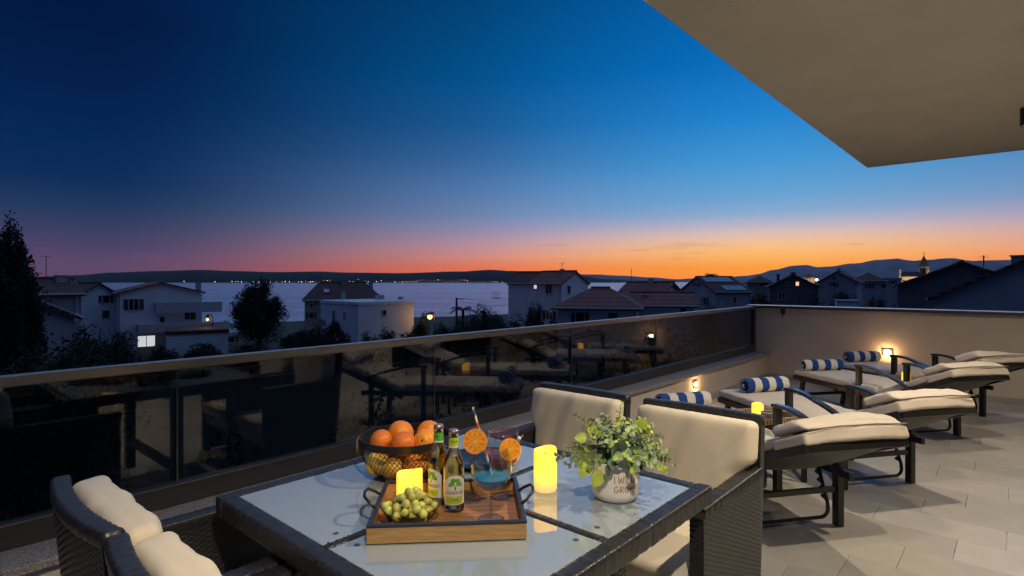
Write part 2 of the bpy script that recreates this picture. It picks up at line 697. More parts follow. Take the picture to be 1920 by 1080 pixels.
M_PINEHILL = mat('pine_covered_hill', (0.010, 0.016, 0.017), 0.95, var=0.3, scale=0.01)
M_KARST = mat('pale_karst_hill', (0.26, 0.24, 0.26), 0.95, var=0.25, scale=0.004)
hills('hills', 'low dark wooded island across the bay', [(-700, 524), (-100, 522), (60, 519), (145, 516), (210, 511), (300, 508), (380, 506), (430, 508), (520, 510), (600, 509), (650, 511), (750, 512), (860, 509), (920, 506), (960, 508), (1010, 511), (1080, 517), (1150, 524), (1200, 528)], 4300, 1300, M_PINEHILL, 3)
hills('hills', 'far hazy shore hills behind the roofs', [(900, 526), (1000, 516), (1060, 514), (1110, 514.5), (1170, 517), (1220, 520), (1270, 523.5), (1300, 522), (1350, 519), (1420, 518), (1500, 520), (1600, 522)], 6800, 1500, M_KARST, 5)
hills('hills', 'bare rounded mountains under the sunset', [(1290, 526), (1340, 522), (1400, 517), (1420, 514), (1450, 506), (1490, 498), (1512, 497), (1532, 501), (1552, 500), (1600, 494), (1650, 487), (1682, 485), (1712, 489), (1737, 487), (1785, 484), (1822, 489), (1870, 488), (1920, 487), (2050, 480), (2200, 486), (2500, 495), (2900, 505)], 8200, 2600, M_KARST, 9)

# lights of the villages on the far shore
M_SHORE = emit('shore_lamp', (1.0, 0.50, 0.16), 9.0)
mb = MB()
r3 = random.Random(12)
ico = [(0, 0, 1), (1, 0, 0), (0, 1, 0), (-1, 0, 0), (0, -1, 0), (0, 0, -1)]
icf = [(0, 1, 2), (0, 2, 3), (0, 3, 4), (0, 4, 1), (5, 2, 1), (5, 3, 2), (5, 4, 3), (5, 1, 4)]
px = 442.0
while px < 962:
    d_ = 4235
    py = 528.2 + r3.uniform(-0.4, 0.3)
    if 600 < px < 720 or 770 < px < 900:
        if r3.random() < 0.5:
            py -= r3.uniform(0, 4.5)
    p = at(px, min(py, 529), d_)
    p.z = max(p.z, SEA_Z + 3)
    s = r3.choice([0.9, 1.2, 1.5, 2.2])
    mb.add([(p.x + a * s, p.y + b * s, p.z + c * s) for a, b, c in ico], icf)
    px += r3.uniform(3.5, 10.0)
for px in (345, 403, 435, 500, 502, 690, 693, 1105, 1150, 1165, 1180):
    p = at(px, 528.0 + r3.uniform(-.5, .3), 4235 if px < 1000 else 6700)
    mb.add([(p.x + a * 2, p.y + b * 2, max(p.z, SEA_Z + 3) + c * 2) for a, b, c in ico], icf)
tag(mb.build('village_lights', M_SHORE), 'string of tiny orange lights along the far shore', 'lights', kind='stuff')

# ------------------------------------------------------------------ terrace shell
WALL_U, LOW_V, FAC_V, END_U = 8.67, 2.74, -1.75, -1.5
fl = MB()
fl.box(END_U, WALL_U + 0.25, FAC_V, LOW_V + 0.3, -0.30, -0.012)
floor = tag(fl.build('terrace_floor', M_GROUT), 'pale porcelain plank tiles of the terrace floor', kind='structure')
tm = {}


def tile_mesh(w, l):
    key = (round(w, 3), round(l, 3))
    if key not in tm:
        b = MB().box(0, w, 0, l, -0.012, 0.0)
        o = b.build('tile', M_TILE, floor, bevel=0)
        me = o.data
        bm = bmesh.new()
        bm.from_mesh(me)
        bmesh.ops.bevel(bm, geom=[e for e in bm.edges if all(v.co.z > -0.001 for v in e.verts)], offset=0.0012, segments=1, affect='EDGES')
        bm.to_mesh(me)
        bm.free()
        tm[key] = me
        bpy.data.objects.remove(o)
    return tm[key]


u = 0.04 - 1.5
row = 0
while u < WALL_U - 0.02:
    w = min(0.30, WALL_U - u)
    v = FAC_V - [0.0, 0.2, 0.4][row % 3]
    while v < LOW_V - 0.01:
        v0, v1 = max(v, FAC_V), min(v + 0.6, LOW_V)
        if v1 - v0 > 0.03:
            o = bpy.data.objects.new('tile', tile_mesh(w - 0.002, v1 - v0 - 0.002))
            COL.objects.link(o)
            o.parent = floor
            o.location = (u + 0.001, v0 + 0.001, -0.0002 * hsh(u, v))
        v += 0.6
    u += 0.30
    row += 1

# low wall under the balustrade
low = thing('low_parapet_wall', 'low beige rendered parapet wall with granite coping under the glass balustrade', 'wall', (0, LOW_V, 0))
MB().box(END_U, WALL_U, 0.0, 0.26, -3.4, 0.342).build('wall_body', M_STUCCO, low)
MB().box(END_U, WALL_U - 0.004, -0.012, 0.0, 0.0, 0.075).build('skirting', M_TILE, low, bevel=0.002)
MB().box(END_U, WALL_U - 0.003, -0.045, 0.30, 0.344, 0.376).build('coping', M_GRANITE, low, bevel=0.003)
# back wall
bw = thing('parapet_wall', 'taller beige rendered wall with dark metal cap behind the sun loungers', 'wall', (WALL_U, 0, 0))
MB().box(0.0, 0.22, FAC_V - 0.6, LOW_V + 0.26, -3.4, 1.015).build('wall_body', M_STUCCO, bw)
MB().box(-0.012, 0.0, FAC_V, LOW_V - 0.014, 0.0, 0.075).build('skirting', M_TILE, bw, bevel=0.002)
MB().box(-0.05, 0.27, FAC_V - 0.6, LOW_V + 0.31, 1.017, 1.055).build('cap', M_CAP, bw, bevel=0.004)
hk = thing('wall_hook', 'small dark bracket hanging under the wall cap near the balustrade corner', 'hook', (WALL_U, 2.52, 0.94))
MB().box(-0.028, -0.001, -0.03, 0.03, 0.0, 0.07).build('plate', M_ALU, hk, bevel=0.004)
MB().tube([(-0.03, 0, 0.02), (-0.05, 0, 0.0), (-0.045, 0, -0.03), (-0.02, 0, -0.045)], 0.008, 8).build('hook_arm', M_ALU, hk, smooth=True)

# glass balustrade
bal = thing('glass_balustrade', 'dark tinted glass balustrade with metal handrail along the sea side', 'railing', (0, 2.93, 0))
MB().box(END_U, WALL_U - 0.01, -0.035, 0.035, 0.377, 0.475).build('base_channel', M_ALU, bal, bevel=0.004)
joints = [END_U + 0.02, -0.62, 0.94, 2.50, 4.06, 5.62, 7.18, WALL_U - 0.06]
for a, b in zip(joints, joints[1:]):
    MB().box(a + 0.004, b - 0.004, -0.008, 0.008, 0.46, 1.012).build('glass_panel', M_GLASS, bal)
for a in joints[1:-1]:
    MB().box(a - 0.0035, a + 0.0035, -0.0085, 0.0085, 0.478, 1.0).build('joint_seal', mat('joint_seal', (0.07, 0.07, 0.065), 0.5), bal)
MB().box(END_U, WALL_U - 0.005, -0.026, 0.026, 1.0, 1.044).build('handrail', M_RAIL, bal, bevel=0.005, seg=3)
MB().box(WALL_U - 0.06, WALL_U - 0.003, -0.03, 0.03, 0.478, 0.998).build('end_post', M_ALU, bal, bevel=0.004)

# overhanging slab and the house front behind the viewer
CEIL = 2.85
OV_U, OV_V = 8.42, 1.445
slab = MB().box(END_U, OV_U, FAC_V - 0.6, OV_V, CEIL, CEIL + 0.32).build('overhanging_slab', M_CEIL, bevel=0.01)
tag(slab, 'beige rendered underside of the roof slab over the terrace', 'roof slab')
fac = thing('house_front', 'beige house front with sliding glass doors along the terrace', 'house', (0, FAC_V, 0))
mb = MB()
doors = [(-0.9, 1.5), (2.3, 4.7), (5.6, 8.0)]
xs = [END_U] + [q for d in doors for q in d] + [WALL_U - 0.002]
for i in range(0, len(xs), 2):
    mb.box(xs[i], xs[i + 1], -0.25, 0.0, 0.0, CEIL - 0.002)
for a, b in doors:
    mb.box(a, b, -0.25, 0.0, 2.35, CEIL - 0.002)
mb.build('wall_body', M_STUCCO, fac)
for a, b in doors:
    fr = MB()
    fr.box(a, a + 0.06, -0.16, -0.08, 0.0, 2.35).box(b - 0.06, b, -0.16, -0.08, 0.0, 2.35).box(a + 0.06, b - 0.06, -0.16, -0.08, 2.29, 2.35).box(a + 0.06, b - 0.06, -0.16, -0.08, 0.0, 0.06)
    m_ = (a + b) / 2
    fr.box(m_ - 0.04, m_ + 0.04, -0.155, -0.085, 0.06, 2.29)
    d_ = fr.build('sliding_door', M_ALU, fac, bevel=0.004)
    for x0, x1 in ((a + 0.06, m_ - 0.04), (m_ + 0.04, b - 0.06)):
        MB().box(x0, x1, -0.13, -0.11, 0.06, 2.29).build('pane', M_DARKWIN, d_)

# ceiling spotlights: black cylinders, each with its lamp
M_LENS = emit('lamp_lens', (1.0, 0.82, 0.58), 14.0)


def spotlight(u, v, label, on=True):
    t = thing('ceiling_spotlight', label, 'lamp', (u, v, CEIL), group='ceiling spotlights under the slab')
    MB().lathe([(0.0, -0.002), (0.05, -0.002), (0.05, -0.15), (0.043, -0.15), (0.040, -0.13), (0.0, -0.13)], 28).build('housing', M_BLACK, t, smooth=True, auto=40)
    MB().lathe([(0.0, -0.1325), (0.038, -0.1325), (0.038, -0.1335), (0.0, -0.1335)], 24).build('lens', M_LENS if on else M_WHITEPVC, t)
    if not on:
        return
    ld = bpy.data.lights.new('lamp_light', 'SPOT')
    ld.energy = LAMP_W * on
    ld.color = LAMP_COL
    ld.shadow_soft_size = 0.022
    ld.spot_size = R(128)
    ld.spot_blend = 0.5
    lo = bpy.data.objects.new('lamp_light', ld)
    COL.objects.link(lo)
    lo.parent = t
    lo.location = (0, 0, -0.156)


for i, (u, v) in enumerate([(0.15, -0.20), (2.3, -0.08), (4.5, -0.08), (6.37, -0.055)]):
    spotlight(u, v, 'black cylindrical ceiling spotlight, ' + ['over the sliding door nearest the dining chairs', 'above the floor beside the dining table', 'above the heads of the first two loungers', 'above the head of the third lounger, only dimly lit'][i], (1, 1, 1, 0.45)[i])

# recessed wall lights
M_RECESS = emit('wall_lamp_lens', (1.0, 0.66, 0.30), 26.0)


def wall_light(loc, rz, label, energy):
    t = thing('wall_light', label, 'lamp', loc, rz, group='small recessed wall lights')
    # local -y looks out of the wall
    fr = MB().box(-0.05, -0.032, -0.014, 0.0, -0.04, 0.04).box(0.032, 0.05, -0.014, 0.0, -0.04, 0.04).box(-0.032, 0.032, -0.014, 0.0, 0.018, 0.04).box(-0.032, 0.032, -0.014, 0.0, -0.04, -0.026)
    fr.build('frame', M_STEEL, t, bevel=0.002)
    MB().box(-0.031, 0.031, -0.006, -0.001, -0.025, 0.017).build('lens', M_RECESS, t)
    ld = bpy.data.lights.new('lamp_light', 'POINT')
    ld.energy = energy
    ld.color = (1.0, 0.55, 0.22)
    ld.shadow_soft_size = 0.02
    lo = bpy.data.objects.new('lamp_light', ld)
    COL.objects.link(lo)
    lo.parent = t
    lo.location = (0, -0.045, -0.01)


wall_light((6.19, LOW_V, 0.245), 0.0, 'small square lit light low in the parapet wall under the balustrade', 3.0)
wall_light((WALL_U, 1.26, 0.50), -PI / 2, 'bright square lit light in the taller wall behind the towels', 3.4)

# evening haze over the bay
M_HAZE = bpy.data.materials.new('evening_haze')
M_HAZE.use_nodes = True
_n = M_HAZE.node_tree
_n.nodes.clear()
_o = _n.nodes.new('ShaderNodeOutputMaterial')
_v = _n.nodes.new('ShaderNodeVolumePrincipled')
_v.inputs['Color'].default_value = (0.88, 0.88, 0.92, 1)
_v.inputs['Density'].default_value = HAZE
_n.links.new(_v.outputs[0], _o.inputs['Volume'])
hzb = MB().box(-12600, 12600, -12600, 12600, -16.0, 520.0).build('haze', M_HAZE)
tag(hzb, 'thin evening haze over the bay and the mountains', kind='stuff')
# ------------------------------------------------------------------ rattan helpers
def weave_sheet(mb, w, h, place, amp=0.0028, rib=0.019, strand=0.0085):
    """woven surface w x h; place(x, z, off) returns the point pushed out by off"""
    nx = max(4, int(round(w / rib * 4)))
    nz = max(4, int(round(h / strand * 3)))

    def fn(a, b):
        x, z = a * w, b * h
        q = z / strand
        rowi = math.floor(q + 1e-6)
        fr = q - rowi
        st = max(0.0, math.sin(PI * min(1, max(0, fr)))) ** 0.6
        over = 0.5 + 0.5 * math.cos(PI * x / rib + PI * rowi)
        return place(x, z, amp * (0.15 + st * (0.25 + 0.75 * over)))
    mb.grid(fn, nx, nz)
    return mb


def wrapped_bar(mb, p0, p1, w, h, pitch=0.0115, amp=0.0013, n=16):
    """rattan-wrapped bar of soft rectangular section"""
    p0, p1 = Vector(p0), Vector(p1)
    t = (p1 - p0)
    Ln = t.length
    t.normalize()
    s = t.cross(Vector((0, 0, 1))).normalized()
    q = s.cross(t)
    steps = int(Ln / pitch * 3)
    base = len(mb.v)
    for i in range(steps + 1):
        d = Ln * i / steps
        for k in range(n):
            a = 2 * PI * (k + .5) / n
            c_, s_ = math.cos(a), math.sin(a)
            e = 0.33
            x = w / 2 * math.copysign(abs(c_) ** e, c_)
            y = h / 2 * math.copysign(abs(s_) ** e, s_)
            tw = abs(math.sin(PI * (d / pitch + 0.5 * k / n)))
            over = 0.35 + 1.1 * hsh(int(d / pitch + 0.5 * k / n), k // 4)
            g = 1 + amp * tw * over / (min(w, h) / 2) * 1.6
            mb.v.append(tuple(p0 + t * d + s * (x * g) + q * (y * g)))
    for i in range(steps):
        for k in range(n):
            l = (k + 1) % n
            mb.f.append((base + i * n + k, base + i * n + l, base + (i + 1) * n + l, base + (i + 1) * n + k))
            mb.m.append(0)
    mb.f.append(tuple(base + k for k in range(n - 1, -1, -1)))
    mb.m.append(0)
    mb.f.append(tuple(base + steps * n + k for k in range(n)))
    mb.m.append(0)
    return mb


# ------------------------------------------------------------------ dining table
TU0, TU1, TV0, TV1, TH = 0.71, 1.82, 0.75, 1.87, 0.74
TC = ((TU0 + TU1) / 2, (TV0 + TV1) / 2)
tb = thing('dining_table', 'square black rattan dining table with four frosted glass panes', 'table', (TC[0], TC[1], 0))
hu, hv = (TU1 - TU0) / 2, (TV1 - TV0) / 2
FW = 0.050


def table_glass():
    m = bpy.data.materials.new('frosted_table_glass')
    m.use_nodes = True
    b = P(m)
    b.inputs['Base Color'].default_value = (0.30, 0.36, 0.41, 1)
    b.inputs['Roughness'].default_value = 0.035
    b.inputs['IOR'].default_value = 2.6
    nt = m.node_tree
    n = nt.nodes.new('ShaderNodeTexNoise')
    n.inputs['Scale'].default_value = 5
    n.inputs['Detail'].default_value = 6
    r = nt.nodes.new('ShaderNodeMapRange')
    r.inputs['From Min'].default_value = 0.35
    r.inputs['From Max'].default_value = 0.75
    r.inputs['To Min'].default_value = 0.02
    r.inputs['To Max'].default_value = 0.09
    tc = nt.nodes.new('ShaderNodeTexCoord')
    nt.links.new(tc.outputs['Object'], n.inputs['Vector'])
    nt.links.new(n.outputs['Fac'], r.inputs['Value'])
    nt.links.new(r.outputs[0], b.inputs['Roughness'])
    return m


M_TGLASS = table_glass()
zc = TH - 0.030
for (p0, p1) in (((-hu, -hv + FW / 2, zc), (hu, -hv + FW / 2, zc)), ((-hu, hv - FW / 2, zc), (hu, hv - FW / 2, zc)),
                 ((-hu + FW / 2, -hv + FW, zc), (-hu + FW / 2, hv - FW, zc)), ((hu - FW / 2, -hv + FW, zc), (hu - FW / 2, hv - FW, zc))):
    wrapped_bar(MB(), p0, p1, FW, 0.058).build('frame_bar', M_RATTAN, tb, smooth=True, recalc=True)
wrapped_bar(MB(), (-hu + FW, 0, TH - 0.025), (hu - FW, 0, TH - 0.025), 0.026, 0.046, n=10).build('cross_bar', M_RATTAN, tb, smooth=True)
wrapped_bar(MB(), (0, -hv + FW, TH - 0.0265), (0, hv - FW, TH - 0.0265), 0.026, 0.046, n=10).build('cross_bar', M_RATTAN, tb, smooth=True)
for sx in (-1, 1):
    for sy in (-1, 1):
        xa, xb = sorted((sx * 0.016, sx * (hu - FW - 0.001)))
        ya, yb = sorted((sy * 0.016, sy * (hv - FW - 0.001)))
        MB().box(xa, xb, ya, yb, TH - 0.011, TH - 0.003).build('glass_pane', M_TGLASS, tb, bevel=0.002)
M_PADS = mat('clear_pads', (0.06, 0.07, 0.06), 0.3)
for sx in (-1, 1):
    for sy in (-1, 1):
        for (x, y) in ((0.05, 0.05), (hu - FW - 0.06, 0.05), (0.05, hv - FW - 0.06)):
            MB().lathe([(0, TH - 0.0028), (0.008, TH - 0.0028), (0.008, TH - 0.0022), (0, TH - 0.0022)], 12, (sx * x, sy * y, 0)).build('pad', M_PADS, tb)
for sy in (-1, 1):
    mb = MB()
    for x in (-0.075, 0.075):
        wrapped_bar(mb, (x, sy * (hv - 0.06), 0.672), (x, sy * (hv - 0.06), 0.0), 0.062, 0.062, n=12) if False else None
    for x in (0.03,):
        b = MB()
        b.box(x - 0.03, x + 0.03, sy * (hv - 0.06) - 0.03, sy * (hv - 0.06) + 0.03, 0.0, 0.674)
        weave_sheet(b, 0.06, 0.67, lambda a, z, o, x=x, sy=sy: (x - 0.03 + a, sy * (hv - 0.06) - 0.03 - o, z))
        b.build('leg', M_RATTAN, tb, smooth=False, recalc=False)
MB().box(0.005, 0.055, -hv + 0.09, hv - 0.09, 0.18, 0.23).build('stretcher', M_RATTAN, tb, bevel=0.008)


# ------------------------------------------------------------------ dining chairs (front looks along +x)
def soft(sx, sy, sz, r, puff, wr=0.0, seed=0.0, n=10):
    def d(p):
        fx, fy = 1 - (p.x / sx) ** 2, 1 - (p.y / sy) ** 2
        f = max(0, fx) * max(0, fy)
        w = wr * (math.sin(p.y * 38 + seed + p.x * 9) * 0.6 + math.sin(p.y * 71 + p.x * 23 + seed * 2.1) * 0.4) * max(0.0, 1 - 0.5 * f)
        return Vector((p.x, p.y, p.z + (puff * math.sqrt(f) + w) * max(-0.6, min(1.0, p.z / (0.55 * sz)))))
    return rounded(sx, sy, sz, r, d, n=n)


def make_chair():
    t = thing('rattan_armchair', 'x', 'chair')
    hw = 0.265
    # arms
    for s in (-1, 1):
        b = MB()
        y0, y1 = (hw - 0.045, hw) if s > 0 else (-hw, -hw + 0.045)
        b.box(-0.27, 0.285, y0 + 0.001, y1 - 0.001, 0.02, 0.648)
        weave_sheet(b, 0.555, 0.63, lambda x, z, o, y1=y1, y0=y0: (-0.27 + x, y1 + o, 0.02 + z))
        weave_sheet(b, 0.555, 0.63, lambda x, z, o, y0=y0: (-0.27 + x, y0 - o, 0.02 + z))
        weave_sheet(b, 0.045, 0.63, lambda x, z, o, y0=y0: (0.285 + o, y0 + x, 0.02 + z))
        # rolled top edge and front corner
        arm = b.build('arm', M_RATTAN, t, recalc=False)
        tb_ = MB()
        wrapped_bar(tb_, (-0.28, (y0 + y1) / 2, 0.642), (0.29, (y0 + y1) / 2, 0.642), 0.056, 0.034, n=12)
        tb_.build('arm_top', M_RATTAN, arm, smooth=True)
        for x in (-0.24, 0.25):
            MB().box(x - 0.02, x + 0.02, (y0 + y1) / 2 - 0.018, (y0 + y1) / 2 + 0.018, 0.0, 0.019).build('foot', M_BLACK, arm)

    def bow(y):
        return -0.026 * (1 - (y / hw) ** 2)

    def lean(z):
        return -0.05 * max(0, (z - 0.3)) / 0.55
    b = MB()
    weave_sheet(b, 2 * hw, 0.60, lambda x, z, o: (-0.275 + bow(x - hw) + lean(0.24 + z) - o, -hw + x, 0.24 + z))
    weave_sheet(b, 2 * hw, 0.60, lambda x, z, o: (-0.235 + bow(x - hw) + lean(0.24 + z) + o, -hw + x, 0.24 + z))
    for s in (-1, 1):
        b.add([(-0.277 + lean(0.24), s * hw, 0.24), (-0.233 + lean(0.24), s * hw, 0.24), (-0.233 + lean(0.84), s * hw, 0.84), (-0.277 + lean(0.84), s * hw, 0.84)], [(0, 1, 2, 3)])
    back = b.build('back', M_RATTAN, t, recalc=False)
    rb = MB()
    # top rail follows the bow
    n, m_ = 60, 12
    base = 0
    for i in range(n * 2 + 1):
        y = -hw + 2 * hw * i / (n * 2)
        ph = abs(math.sin(PI * i / 6.0))
        for k in range(m_):
            a = 2 * PI * (k + .5) / m_
            c_, s_ = math.cos(a), math.sin(a)
            g = 1 + 0.06 * ph
            rb.v.append((-0.255 + bow(y) + lean(0.845) + 0.023 * g * math.copysign(abs(c_) ** .5, c_), y, 0.843 + 0.02 * g * math.copysign(abs(s_) ** .5, s_)))
    for i in range(n * 2):
        for k in range(m_):
            l = (k + 1) % m_
            rb.f.append((i * m_ + k, i * m_ + l, (i + 1) * m_ + l, (i + 1) * m_ + k))
            rb.m.append(0)
    rb.f.append(tuple(range(m_)))
    rb.m.append(0)
    rb.f.append(tuple(n * 2 * m_ + k for k in range(m_)))
    rb.m.append(0)
    rb.build('back_rail', M_RATTAN, back, smooth=True)
    MB().box(-0.232, 0.275, -hw + 0.048, hw - 0.048, 0.24, 0.325).build('seat_base', M_RATTAN, t, bevel=0.008)
    c = soft(0.262, 0.213, 0.045, 0.03, 0.012, 0.0015)
    o = c.build('seat_cushion', M_CUSH, t, smooth=True, loc=(0.045, 0, 0.372))
    c = soft(0.222, 0.215, 0.042, 0.026, 0.014, 0.0060, 2.0, n=24)
    c.v = [(x, y * (1 + 0.215 * min(1.0, max(0.0, (-x - 0.02) / 0.05))), z) for x, y, z in c.v]
    o = c.build('back_cushion', M_CUSH, t, smooth=True, loc=(-0.220, 0, 0.626))
    o.rotation_euler = (0, R(90 - 6.5), 0)
    return t


chair = make_chair()
spots = [((2.10, 1.04), PI, 'cream cushioned black rattan armchair beside the first sun lounger'),
         ((2.10, 1.66), PI, 'cream cushioned black rattan armchair between the potted plant and the balustrade'),
         ((0.655, 1.745), 0.0, 'black rattan armchair tucked in opposite the plant, next to the balustrade wall'),
         ((0.655, 1.19), 0.0, 'black rattan armchair tucked in opposite the plant, farther from the balustrade wall')]
allkids = {}
for c in bpy.data.objects:
    if c.parent is not None:
        allkids.setdefault(c.parent.name, []).append(c)
chairs = [chair] + [copy_tree(chair, None, allkids) for _ in spots[1:]]
for o, ((x, y), rz, lb) in zip(chairs, spots):
    o.location = (x, y, 0)
    o.rotation_euler = (0, 0, rz)
    o['label'] = lb
    o['group'] = 'rattan armchairs around the dining table'


# ------------------------------------------------------------------ sun loungers (x across, y to the foot end, rear legs at y = 0)
LTH = R(12.3)
BK = R(23.5)


def make_lounger(seed=0.0):
    t = thing('sun_lounger', 'x', 'sun lounger')
    hw = 0.30
    for s in (-1, 1):
        x = s * (hw - 0.02)
        MB().bar((x, -0.10, 0.315), (x, 1.45, 0.315), 0.03, 0.045).build('side_rail', M_BLACK, t, bevel=0.003)
        MB().box(x - 0.020, x + 0.020, -0.024, 0.024, 0.0, 0.44).build('leg', M_BLACK, t, bevel=0.003)
        MB().box(x - 0.022, x + 0.022, 0.50, 0.545, 0.0, 0.565).build('leg', M_BLACK, t, bevel=0.003)
        MB().bar((x, 1.30, 0.31), (x, 1.36, 0.0), 0.035, 0.045).build('leg', M_BLACK, t, bevel=0.003)
        b = MB()
        prev = None
        pts = []
        for i in range(13):
            q = i / 12
            y = 0.56 - 0.62 * q
            z = 0.575 + 0.012 * math.sin(PI * min(1, q * 2)) - 0.125 * q ** 2.2
            pts.append((x, y, z))
        for i, (p, q) in enumerate(zip(pts, pts[1:])):
            pass
        w2, h2 = 0.024, 0.011
        vs = []
        for p in pts:
            vs += [(p[0] - w2, p[1], p[2] - h2), (p[0] + w2, p[1], p[2] - h2), (p[0] + w2, p[1], p[2] + h2), (p[0] - w2, p[1], p[2] + h2)]
        fs = [(0, 1, 2, 3), tuple(len(vs) - 4 + k for k in (3, 2, 1, 0))]
        for i in range(len(pts) - 1):
            for k in range(4):
                l = (k + 1) % 4
                fs.append((i * 4 + k, i * 4 + l, i * 4 + 4 + l, i * 4 + 4 + k))
        b.add(vs, fs)
        b.build('armrest', mat('armrest_gloss', (0.02, 0.022, 0.026), 0.2, var=0.1, coat=0.5), t, bevel=0.003)
    MB().bar((-hw + 0.04, 0.0, 0.215), (hw - 0.04, 0.0, 0.215), 0.022, 0.03).build('cross_bar', M_BLACK, t)
    MB().bar((-hw + 0.04, 1.335, 0.14), (hw - 0.04, 1.335, 0.14), 0.022, 0.03).build('cross_bar', M_BLACK, t)
    MB().bar((-hw + 0.035, 1.435, 0.315), (hw - 0.035, 1.435, 0.315), 0.03, 0.045).build('cross_bar', M_BLACK, t)
    # seat sling
    MB().box(-hw + 0.036, hw - 0.036, 0.3, 1.42, 0.322, 0.336).build('seat_sling', M_WOVEN, t)
    # adjusting prop: U of tube with toothed sides
    pr = MB()
    r_ = 0.05
    xx = hw - 0.06
    pts = [(-xx, 0.13, 0.37), (-xx, 0.035, 0.05 + r_ + 0.02)]
    for i in range(1, 6):
        a = PI / 2 * i / 5
        pts.append((-xx + r_ * (1 - math.cos(a)), 0.03, 0.045 + r_ * (1 - math.sin(a))))
    for i in range(5, 0, -1):
        a = PI / 2 * i / 5
        pts.append((xx - r_ * (1 - math.cos(a)), 0.03, 0.045 + r_ * (1 - math.sin(a))))
    pts += [(xx, 0.035, 0.05 + r_ + 0.02), (xx, 0.13, 0.37)]
    prop = pr.tube(pts, 0.0105, 8).build('prop', M_BLACK, t, smooth=True)
    for s in (-1, 1):
        for k in range(5):
            q = 0.15 + 0.17 * k
            y, z = 0.035 + 0.095 * q, 0.12 + 0.25 * q
            MB().prism([(y + 0.006, z - 0.022), (y + 0.038, z - 0.014), (y + 0.030, z - 0.004), (y + 0.012, z + 0.014)], -0.005, 0.005,
                       Matrix(((0, 1, 0, s * xx), (1, 0, 0, 0), (0, 0, 1, 0), (0, 0, 0, 1)))).build('tooth', M_BLACK, prop)
    # backrest
    B = Matrix.Translation((0, 0.30, 0.297)) @ Matrix(((1, 0, 0, 0), (0, -math.cos(BK), math.sin(BK), 0), (0, math.sin(BK), math.cos(BK), 0), (0, 0, 0, 1)))
    fb = MB()
    for s in (-1, 1):
        fb.bar((s * (hw - 0.015), -0.02, -0.012), (s * (hw - 0.015), 0.80, -0.012), 0.028, 0.045, M=B)
    fb.bar((-hw + 0.03, 0.79, -0.014), (hw - 0.03, 0.79, -0.014), 0.028, 0.04, M=B)
    fb.bar((-hw + 0.03, 0.0, -0.014), (hw - 0.03, 0.0, -0.014), 0.028, 0.04, M=B)
    bf = fb.build('backrest_frame', M_BLACK, t, bevel=0.003)
    sg = MB()

    def sag(a, b):
        x = -hw + 0.03 + (2 * hw - 0.06) * a
        y = 0.015 + 0.765 * b
        return B @ Vector((x, y, -0.015 - 0.062 * (1 - (2 * a - 1) ** 2) * math.sin(PI * b) ** 0.5 if 0 < b < 1 else -0.015))
    sg.grid(sag, 24, 24)
    sg.build('backrest_sling', woven_bump, bf, smooth=True, solid=0.006)
    # cushions
    sc = soft(0.285, 0.565, 0.032, 0.022, 0.008, 0.004, 1.0 + seed, n=16)
    sc.build('seat_cushion', M_LCUSH, t, smooth=True, loc=(0, 0.885, 0.370))
    bc = soft(0.285, 0.36, 0.028, 0.018, 0.006, 0.004, 4.0 + seed, n=14)
    bc.v = [tuple(B @ (Vector(p) + Vector((0, 0.345, 0.044)))) for p in bc.v]
    bc.build('back_cushion', M_LCUSH, t, smooth=True)

    def blk(p):
        e = 1 - (p.x / 0.31) ** 4
        sag_ = -0.012 * max(0.0, abs(p.x) - 0.15) / 0.15
        cr = 0.0016 * math.sin(p.x * 29 + seed * 3) + 0.0012 * math.sin(p.x * 53 + p.y * 37 + seed * 5)
        return Vector((p.x, p.y + 0.012 * math.sin(p.x * 7 + 1 + seed) + (0.5 * cr if p.y > 0 else 0), p.z * (0.88 + 0.12 * e) + sag_ + cr * 0.5))
    hb = rounded(0.297, 0.13, 0.034, 0.016, blk, n=12)
    hb.v = [tuple(B @ (Vector(p) + Vector((0, 0.695, 0.043)))) for p in hb.v]
    head = hb.build('head_cushion', M_LCUSH, t, smooth=True)

    def pil(p):
        e = max(0.0, 1 - (p.x / 0.305) ** 4)
        f = max(0.0, 1 - (p.y / 0.175) ** 2)
        q_ = (p.z / 0.039 + 1) / 2
        return Vector((p.x * (1 - 0.05 * q_), p.y * (1 - 0.22 * q_) - 0.050 * q_, p.z * (0.80 + 0.20 * e) + (0.012 * f * e if p.z > 0 else 0) + (0.002 * math.sin(p.x * 27 + p.y * 40 + seed * 2) + 0.0015 * math.sin(p.x * 61 - p.y * 22 + seed * 7)) * (1 if p.z > 0 else 0.2) - 0.022 * max(0.0, p.x - 0.05) / 0.25 * (1 if p.z > 0 else 0.5) + 0.012 * math.sin(seed * 4 + p.x * 6) * (1 if p.z > 0 else 0)))
    pl = rounded(0.295, 0.135, 0.039, 0.028, pil, n=12)
    pl.v = [tuple(B @ (Vector(p) + Vector((0, 0.700, 0.108)))) for p in pl.v]
    pillow = pl.build('pillow', M_LCUSH, t, smooth=True)
    # piping along the seam between the two layers
    seam = [B @ Vector((-0.285 + 0.57 * i / 16, 0.832 + 0.003 * math.sin(i * 1.3), 0.079 - 0.008 * max(0, abs(i - 8) - 3) / 5)) for i in range(17)]
    MB().tube(seam, 0.004, 6).build('piping', M_PIPE, pillow, smooth=True)
    for s in (-1, 1):
        MB().tube([B @ Vector((s * 0.290, 0.585 + 0.25 * i / 8, 0.076)) for i in range(9)], 0.003, 6).build('piping', M_PIPE, pillow, smooth=True)
        MB().tube([(s * 0.2, 1.437, 0.366), (s * 0.2, 1.462, 0.34), (s * 0.205, 1.462, 0.29), (s * 0.212, 1.458, 0.25)], 0.005, 6).build('tie', M_LCUSH, t, smooth=True)
    return t


